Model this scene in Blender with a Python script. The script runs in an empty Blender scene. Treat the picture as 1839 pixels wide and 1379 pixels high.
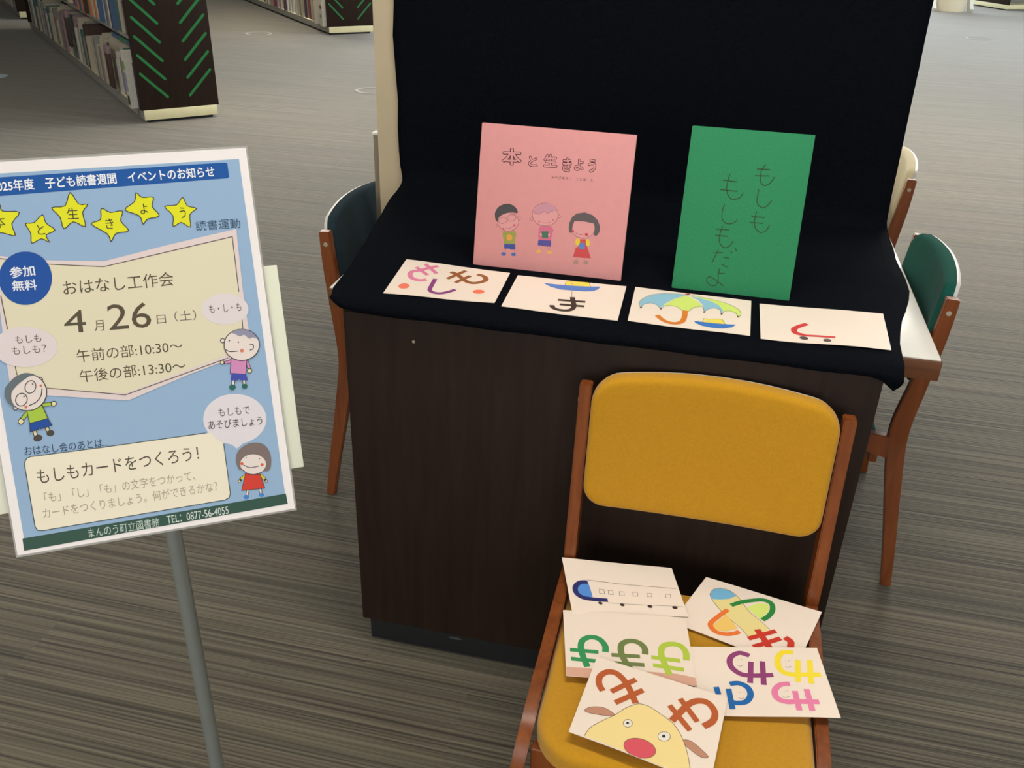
import bpy, bmesh, math, random
from mathutils import Vector, Matrix
from mathutils.geometry import delaunay_2d_cdt
random.seed(11)
SC = bpy.context.scene
COL = SC.collection
PI = math.pi

# ------------------------------------------------------------------ camera, world, lights, exposure
cam_d = bpy.data.cameras.new('camera'); cam_d.lens = 31.71; cam_d.sensor_width = 36; cam_d.clip_end = 200
cam = bpy.data.objects.new('camera', cam_d); COL.objects.link(cam)
cam.matrix_world = Matrix(((0.974, -0.1322, 0.1842, 0.8721), (0.2248, 0.4581, -0.86, -1.8932), (0.0293, 0.879, 0.4759, 1.5503), (0, 0, 0, 1)))
SC.camera = cam
SC.view_settings.view_transform = 'Standard'; SC.view_settings.look = 'None'
SC.view_settings.gamma = 1; SC.view_settings.use_curve_mapping = False
SC.view_settings.exposure = 0.0
w = bpy.data.worlds.new('world'); SC.world = w; w.use_nodes = True
w.node_tree.nodes['Background'].inputs[0].default_value = (0.75, 0.87, 1.0, 1)
w.node_tree.nodes['Background'].inputs[1].default_value = 0.6

def area(name, loc, target, sx, sy, power, col):
    d = bpy.data.lights.new(name, 'AREA'); d.shape = 'RECTANGLE'; d.size = sx; d.size_y = sy; d.energy = power; d.color = col
    o = bpy.data.objects.new(name, d); COL.objects.link(o); o.location = loc
    o.rotation_euler = (Vector(target) - Vector(loc)).to_track_quat('-Z', 'Y').to_euler()
    return o
# daylight through the window bands of the back and right walls, fluorescent fittings on the ceiling
area('daylight_back', (1.5, 19.5, 1.9), (1.5, 5, 0.6), 16, 2.2, 620, (0.82, 0.92, 1.0))
area('front_fill', (0.8, -4.7, 1.75), (0.8, 0, 1.0), 8, 1.8, 118, (1.0, 0.98, 0.95))  # added fill for camera-facing surfaces; the front wall has no window
area('daylight_right', (10.4, 9.5, 1.9), (0, 6.5, 0.2), 9, 2.2, 420, (0.86, 0.94, 1.0))
FIX = [(-4.5, 9.5), (0.5, 9.5), (5.0, 9.5), (-2.2, 4.9), (2.6, 5.9), (2.0, 3.6), (6.2, 5.0), (1.0, -0.7), (-2.6, -0.2), (4.4, 0.4), (-4.6, 2.2), (1.0, 14.0), (5.0, 14.0), (-4, 14.0)]  # unseen fittings; a few added to brighten the tabletop and left-hand carpet
FP = [120, 90, 26, 95, 100, 70, 16, 23, 24, 3, 28, 72, 22, 100]
for (fx, fy), p in zip(FIX, FP):
    area('ceiling_lamp', (fx, fy, 2.74), (fx, fy, 0), 1.25, 0.28, p, (1.0, 0.955, 0.87))

# ------------------------------------------------------------------ materials
def lin(c):
    return tuple(((v / 255) / 12.92 if v / 255 <= 0.04045 else (((v / 255) + 0.055) / 1.055) ** 2.4) for v in c)
MATS = {}
def mat(name, rgb, rough=0.6, spec=0.5, var=0.0, scale=40, bump=0.0, bscale=200, coat=0.0, metal=0.0, trans=0.0, sheen=0.0, stretch=None):
    if name in MATS: return MATS[name]
    m = bpy.data.materials.new(name); MATS[name] = m; m.use_nodes = True
    nt = m.node_tree; b = nt.nodes['Principled BSDF']; c = lin(rgb)
    b.inputs['Base Color'].default_value = (*c, 1); b.inputs['Roughness'].default_value = rough
    b.inputs['Specular IOR Level'].default_value = spec; b.inputs['Metallic'].default_value = metal
    b.inputs['Coat Weight'].default_value = coat; b.inputs['Coat Roughness'].default_value = 0.12
    b.inputs['Transmission Weight'].default_value = trans; b.inputs['Sheen Weight'].default_value = sheen
    if var or bump:
        tc = nt.nodes.new('ShaderNodeTexCoord'); mp = nt.nodes.new('ShaderNodeMapping'); nt.links.new(tc.outputs['Object'], mp.inputs[0])
        if stretch: mp.inputs['Scale'].default_value = stretch
        if var:
            n = nt.nodes.new('ShaderNodeTexNoise'); n.inputs['Scale'].default_value = scale; n.inputs['Detail'].default_value = 5
            nt.links.new(mp.outputs[0], n.inputs['Vector'])
            r = nt.nodes.new('ShaderNodeMapRange'); r.inputs[1].default_value = 0.3; r.inputs[2].default_value = 0.7
            r.inputs[3].default_value = 1 - var; r.inputs[4].default_value = 1 + var
            nt.links.new(n.outputs[0], r.inputs[0])
            x = nt.nodes.new('ShaderNodeMix'); x.data_type = 'RGBA'; x.blend_type = 'MULTIPLY'; x.inputs[0].default_value = 1
            x.inputs[6].default_value = (*c, 1); nt.links.new(r.outputs[0], x.inputs[7]); nt.links.new(x.outputs[2], b.inputs['Base Color'])
        if bump:
            n2 = nt.nodes.new('ShaderNodeTexNoise'); n2.inputs['Scale'].default_value = bscale; n2.inputs['Detail'].default_value = 3
            nt.links.new(mp.outputs[0], n2.inputs['Vector'])
            bp = nt.nodes.new('ShaderNodeBump'); bp.inputs['Strength'].default_value = bump; bp.inputs['Distance'].default_value = 0.002
            nt.links.new(n2.outputs[0], bp.inputs['Height']); nt.links.new(bp.outputs[0], b.inputs['Normal'])
    return m

def carpet():
    m = bpy.data.materials.new('striped_carpet'); m.use_nodes = True; nt = m.node_tree; N = nt.nodes.new; L = nt.links.new
    b = nt.nodes['Principled BSDF']; b.inputs['Roughness'].default_value = 0.85; b.inputs['Specular IOR Level'].default_value = 0.25
    b.inputs['Sheen Weight'].default_value = 0.35; b.inputs['Sheen Roughness'].default_value = 0.5
    tc = N('ShaderNodeTexCoord'); sp = N('ShaderNodeSeparateXYZ'); L(tc.outputs['Object'], sp.inputs[0])
    def mth(op, a, bb=None):
        n = N('ShaderNodeMath'); n.operation = op
        for i, v in enumerate((a, bb)):
            if v is None: continue
            if isinstance(v, (int, float)): n.inputs[i].default_value = v
            else: L(v, n.inputs[i])
        return n.outputs[0]
    X, Y = sp.outputs[0], sp.outputs[1]
    row = mth('FLOOR', mth('DIVIDE', Y, 0.5))
    tile = mth('FLOOR', mth('DIVIDE', mth('ADD', X, mth('MULTIPLY', row, 0.25)), 0.5))
    tid = mth('ADD', mth('MULTIPLY', mth('FRACT', mth('MULTIPLY', tile, 0.37)), 0.3), mth('MULTIPLY', mth('FRACT', mth('MULTIPLY', row, 0.61)), 0.3))
    def stripes(freq, det):
        cb = N('ShaderNodeCombineXYZ'); L(mth('MULTIPLY', X, 0.9), cb.inputs[0]); L(mth('MULTIPLY', Y, freq), cb.inputs[1]); L(tid, cb.inputs[2])
        n = N('ShaderNodeTexNoise'); n.inputs['Scale'].default_value = 1; n.inputs['Detail'].default_value = det; n.inputs['Roughness'].default_value = 0.6
        L(cb.outputs[0], n.inputs['Vector']); return n.outputs[0]
    s1 = stripes(165, 2.0); s2 = stripes(17, 1)
    fib = N('ShaderNodeTexNoise'); fib.inputs['Scale'].default_value = 420; fib.inputs['Detail'].default_value = 2; L(tc.outputs['Object'], fib.inputs['Vector'])
    v = mth('ADD', mth('ADD', mth('MULTIPLY', s1, 0.9), mth('MULTIPLY', s2, 0.10)), mth('MULTIPLY', mth('SUBTRACT', fib.outputs[0], 0.5), 0.16))
    r = N('ShaderNodeValToRGB'); L(v, r.inputs[0]); e = r.color_ramp.elements
    e[0].position = 0.34; e[0].color = (*lin(CARPET[0]), 1); e[1].position = 0.66; e[1].color = (*lin(CARPET[2]), 1)
    k = e.new(0.47); k.color = (*lin(CARPET[1]), 1)
    hue = N('ShaderNodeMix'); hue.data_type = 'RGBA'; hue.blend_type = 'MULTIPLY'; hue.inputs[0].default_value = 1
    r2 = N('ShaderNodeValToRGB'); L(s2, r2.inputs[0]); r2.color_ramp.elements[0].position = 0.4; r2.color_ramp.elements[1].position = 0.6
    r2.color_ramp.elements[0].color = (0.97, 1.0, 0.985, 1); r2.color_ramp.elements[1].color = (1.0, 0.975, 0.965, 1)
    L(r.outputs[0], hue.inputs[6]); L(r2.outputs[0], hue.inputs[7]); L(hue.outputs[2], b.inputs['Base Color'])
    bp = N('ShaderNodeBump'); bp.inputs['Strength'].default_value = 0.6; bp.inputs['Distance'].default_value = 0.003
    L(v, bp.inputs['Height']); L(bp.outputs[0], b.inputs['Normal'])
    return m
CARPET = ((50, 44, 35), (81, 75, 61), (112, 105, 88))

def wood(name, rgb, rgb2, rough=0.4, axis=(1, 1, 0.06), scale=70, spec=0.5):
    m = bpy.data.materials.new(name); MATS[name] = m; m.use_nodes = True; nt = m.node_tree; N = nt.nodes.new; L = nt.links.new
    b = nt.nodes['Principled BSDF']; b.inputs['Roughness'].default_value = rough; b.inputs['Specular IOR Level'].default_value = spec
    tc = N('ShaderNodeTexCoord'); mp = N('ShaderNodeMapping'); mp.inputs['Scale'].default_value = axis; L(tc.outputs['Object'], mp.inputs[0])
    n = N('ShaderNodeTexNoise'); n.inputs['Scale'].default_value = scale; n.inputs['Detail'].default_value = 4; n.inputs['Distortion'].default_value = 0.4
    L(mp.outputs[0], n.inputs['Vector'])
    r = N('ShaderNodeValToRGB'); L(n.outputs[0], r.inputs[0]); e = r.color_ramp.elements
    e[0].position = 0.3; e[0].color = (*lin(rgb), 1); e[1].position = 0.7; e[1].color = (*lin(rgb2), 1); L(r.outputs[0], b.inputs['Base Color'])
    return m

# ------------------------------------------------------------------ helpers
def tag(o, label=None, cat=None, group=None, kind=None):
    if label: o['label'] = label
    if cat: o['category'] = cat
    if group: o['group'] = group
    if kind: o['kind'] = kind
    return o
def empty(name, loc=(0, 0, 0), rz=0, label=None, cat=None, group=None):
    o = bpy.data.objects.new(name, None); COL.objects.link(o); o.location = loc; o.rotation_euler = (0, 0, rz)
    o.empty_display_size = 0.05
    return tag(o, label, cat, group)
def obj(name, bm, mats, parent=None, smooth=None):
    me = bpy.data.meshes.new(name); bm.normal_update(); bm.to_mesh(me); bm.free()
    for m in (mats if isinstance(mats, (list, tuple)) else [mats]): me.materials.append(m)
    if smooth is not None:
        me.polygons.foreach_set('use_smooth', [True] * len(me.polygons)); me.set_sharp_from_angle(angle=math.radians(smooth))
    o = bpy.data.objects.new(name, me); COL.objects.link(o)
    if parent is not None: o.parent = parent
    return o
def box(x0, x1, y0, y1, z0, z1, bev=0.0, bm=None, mi=0):
    own = bm is None
    b = bmesh.new()
    r = bmesh.ops.create_cube(b, size=1)
    for v in b.verts: v.co = Vector((x0 + (v.co.x + .5) * (x1 - x0), y0 + (v.co.y + .5) * (y1 - y0), z0 + (v.co.z + .5) * (z1 - z0)))
    if bev: bmesh.ops.bevel(b, geom=list(b.edges), offset=bev, segments=2, affect='EDGES', profile=0.6)
    for f in b.faces: f.material_index = mi
    if own: return b
    merge(bm, b); return bm
def merge(dst, src):
    me = bpy.data.meshes.new('t'); src.to_mesh(me); src.free(); dst.from_mesh(me); bpy.data.meshes.remove(me); return dst
def part(name, x0, x1, y0, y1, z0, z1, m, parent=None, bev=0.0):
    return obj(name, box(x0, x1, y0, y1, z0, z1, bev), m, parent, 35 if bev else None)
def cyl(r, h, n=24, r2=None, z0=0, bev=0.0):
    b = bmesh.new(); bmesh.ops.create_cone(b, cap_ends=True, segments=n, radius1=r, radius2=r if r2 is None else r2, depth=h)
    bmesh.ops.translate(b, verts=b.verts, vec=(0, 0, z0 + h / 2))
    if bev: bmesh.ops.bevel(b, geom=[e for e in b.edges if abs((e.verts[0].co.z - e.verts[1].co.z)) < 1e-6], offset=bev, segments=2, affect='EDGES')
    return b
def ribbon_yz(pts, widths, x0, x1, bev=0.003, n=6):
    """closed bar: smoothed centre line in the yz plane, half widths, extruded between x0 and x1"""
    P = catmull([Vector((p[0], p[1], wv)) for p, wv in zip(pts, widths)], n)
    lft, rgt = [], []
    for i, p in enumerate(P):
        t = (P[min(i + 1, len(P) - 1)] - P[max(i - 1, 0)]); t = Vector((t.x, t.y)).normalized(); nn = Vector((-t.y, t.x))
        lft.append(Vector((p.x, p.y)) + nn * p.z); rgt.append(Vector((p.x, p.y)) - nn * p.z)
    b = bmesh.new(); rings = []
    for l, r in zip(lft, rgt):
        rings.append([b.verts.new((x0, l.x, l.y)), b.verts.new((x1, l.x, l.y)), b.verts.new((x1, r.x, r.y)), b.verts.new((x0, r.x, r.y))])
    for a, c in zip(rings, rings[1:]):
        for i in range(4): b.faces.new((a[i], a[(i + 1) % 4], c[(i + 1) % 4], c[i]))
    b.faces.new(rings[0][::-1]); b.faces.new(rings[-1])
    bmesh.ops.recalc_face_normals(b, faces=b.faces)
    if bev:
        es = [e for e in b.edges if len(e.link_faces) == 2 and e.calc_face_angle(0) > 0.8]
        bmesh.ops.bevel(b, geom=es, offset=bev, segments=2, affect='EDGES')
    return b
def catmull(P, n=6, closed=False):
    if len(P) < 3: return list(P)
    out = []; m = len(P)
    for i in range(m if closed else m - 1):
        if closed: a, b, c, d = P[(i - 1) % m], P[i], P[(i + 1) % m], P[(i + 2) % m]
        else: a, b, c, d = P[max(i - 1, 0)], P[i], P[i + 1], P[min(i + 2, m - 1)]
        for k in range(n):
            t = k / n
            out.append(0.5 * ((2 * b) + (c - a) * t + (2 * a - 5 * b + 4 * c - d) * t * t + (3 * b - a - 3 * c + d) * t ** 3))
    if not closed: out.append(P[-1])
    return out
def copy_tree(o, parent=None):
    c = o.copy(); COL.objects.link(c)
    if parent is not None: c.parent = parent
    for ch in list(o.children): copy_tree(ch, c)
    return c

# ------------------------------------------------------------------ flat print on sheets (built as thin coloured shapes lying on the paper)
def ink(rgb): return mat('ink_%d_%d_%d' % tuple(rgb), rgb, 0.55, 0.3)
def fill_bm(P):
    Q = []
    for p in P:
        if not Q or (Q[-1] - p).length > 1e-5: Q.append(p)
    if (Q[0] - Q[-1]).length < 1e-5: Q.pop()
    vs, _, fs, *_r = delaunay_2d_cdt([v * 100 for v in Q], [], [list(range(len(Q)))], 1, 1e-6)
    b = bmesh.new(); bv = [b.verts.new((v.x / 100, v.y / 100, 0)) for v in vs]
    for f in fs: b.faces.new([bv[i] for i in f])
    for f in b.faces:
        f.normal_update()
        if f.normal.z < 0: f.normal_flip()
    return b
def ribbon_bm(P, wd, closed):
    b = bmesh.new(); n = len(P); L_, R_ = [], []
    for i in range(n):
        a = P[(i - 1) % n] if closed else P[max(i - 1, 0)]; c = P[(i + 1) % n] if closed else P[min(i + 1, n - 1)]
        t1 = (P[i] - a); t2 = (c - P[i])
        if t1.length < 1e-7: t1 = t2
        if t2.length < 1e-7: t2 = t1
        t1 = t1.normalized(); t2 = t2.normalized(); t = t1 + t2; t = t.normalized() if t.length > 1e-6 else t1
        k = 1 / max(0.5, t.dot(t1)); nn = Vector((-t.y, t.x)) * (wd / 2) * k
        L_.append(b.verts.new((*(P[i] + nn), 0))); R_.append(b.verts.new((*(P[i] - nn), 0)))
    for i in range(n if closed else n - 1):
        j = (i + 1) % n; b.faces.new((R_[i], R_[j], L_[j], L_[i]))
    for f in b.faces:
        f.normal_update()
        if f.normal.z < 0: f.normal_flip()
    return b
TCACHE = {}
def text_bm(txt, cx, cy, wd, ht, rot, bold):
    if txt not in TCACHE:
        cu = bpy.data.curves.new('t', 'FONT'); cu.body = txt; cu.resolution_u = 3
        o = bpy.data.objects.new('t', cu); COL.objects.link(o)
        dg = bpy.context.evaluated_depsgraph_get(); me = bpy.data.meshes.new_from_object(o.evaluated_get(dg))
        TCACHE[txt] = me; bpy.data.objects.remove(o); bpy.data.curves.remove(cu)
    e = {0: 0.0, 1: 0.020, 2: 0.022, 3: 0.066}[bold]; n = {0: 1, 1: 5, 2: 8, 3: 16}[bold]
    b = bmesh.new()
    for k in range(n):   # heavier lettering: the glyphs repeated round a small circle
        c = bmesh.new(); c.from_mesh(TCACHE[txt]); a = 2 * PI * k / max(1, n)
        bmesh.ops.translate(c, verts=c.verts, vec=(e * math.cos(a), e * math.sin(a), 0 if bold == 3 else k)); merge(b, c)
    xs = [v.co.x for v in b.verts]; ys = [v.co.y for v in b.verts]
    x0, x1, y0, y1 = min(xs), max(xs), min(ys), max(ys); cr, sr = math.cos(rot), math.sin(rot)
    for v in b.verts:
        u = ((v.co.x - x0) / (x1 - x0) - .5) * wd; q = ((v.co.y - y0) / (y1 - y0) - .5) * ht
        v.co = Vector((cx + u * cr - q * sr, cy + u * sr + q * cr, v.co.z * 0.00004))
    for f in b.faces:
        f.normal_update()
        if f.normal.z < 0: f.normal_flip()
    return b
def printed(items, parent, place, grid=None, W=0, H=0):
    """items in tenths of a millimetre on the sheet; place(u, v, h) -> 3D point. One child mesh per named element."""
    groups = {}; laid = []
    for it in items:
        kind, nm, col = it[0], it[1], it[2]
        s = 1e-4
        if kind == 'F':
            P = [Vector((it[4][i] * s, it[4][i + 1] * s)) for i in range(0, len(it[4]), 2)]
            if it[3]: P = catmull(P, 4 if it[3] == 1 else 3, True)
            b = fill_bm(P)
        elif kind == 'L':
            P = [Vector((it[6][i] * s, it[6][i + 1] * s)) for i in range(0, len(it[6]), 2)]
            if it[4]: P = catmull(P, 6 if it[4] == 1 else 3, bool(it[5]))
            b = ribbon_bm(P, it[3] * s, bool(it[5]))
        else:
            b = text_bm(it[3], it[4] * s, it[5] * s, it[6] * s, it[7] * s, math.radians(it[8]), it[9])
        if grid:
            for i in range(1, grid[0]):
                bmesh.ops.bisect_plane(b, geom=b.verts[:] + b.edges[:] + b.faces[:], plane_co=(W * i / grid[0], 0, 0), plane_no=(1, 0, 0))
            for i in range(1, grid[1]):
                bmesh.ops.bisect_plane(b, geom=b.verts[:] + b.edges[:] + b.faces[:], plane_co=(0, H * i / grid[1], 0), plane_no=(0, 1, 0))
        xs = [v.co.x for v in b.verts]; ys = [v.co.y for v in b.verts]; bb = (min(xs), max(xs), min(ys), max(ys))
        lay = 1 + max([q[4] for q in laid if q[0] < bb[1] and q[1] > bb[0] and q[2] < bb[3] and q[3] > bb[2]], default=0); laid.append((*bb, lay + (4 if kind == 'T' and it[9] in (1, 2) else 0)))
        h = 0.00012 + lay * 0.00007
        if grid: # keep print inside the sheet
            for v in b.verts: v.co.x = min(max(v.co.x, 0.0003), W - 0.0003); v.co.y = min(max(v.co.y, 0.0003), H - 0.0003)
        for v in b.verts: v.co = place(v.co.x, v.co.y, h + v.co.z)
        g = groups.setdefault(nm, [bmesh.new(), []]); m = ink(col)
        if m not in g[1]: g[1].append(m)
        for f in b.faces: f.material_index = g[1].index(m)
        merge(g[0], b)
    for nm, (b, ms) in groups.items(): obj(nm.split('#')[0], b, ms, parent)

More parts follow.
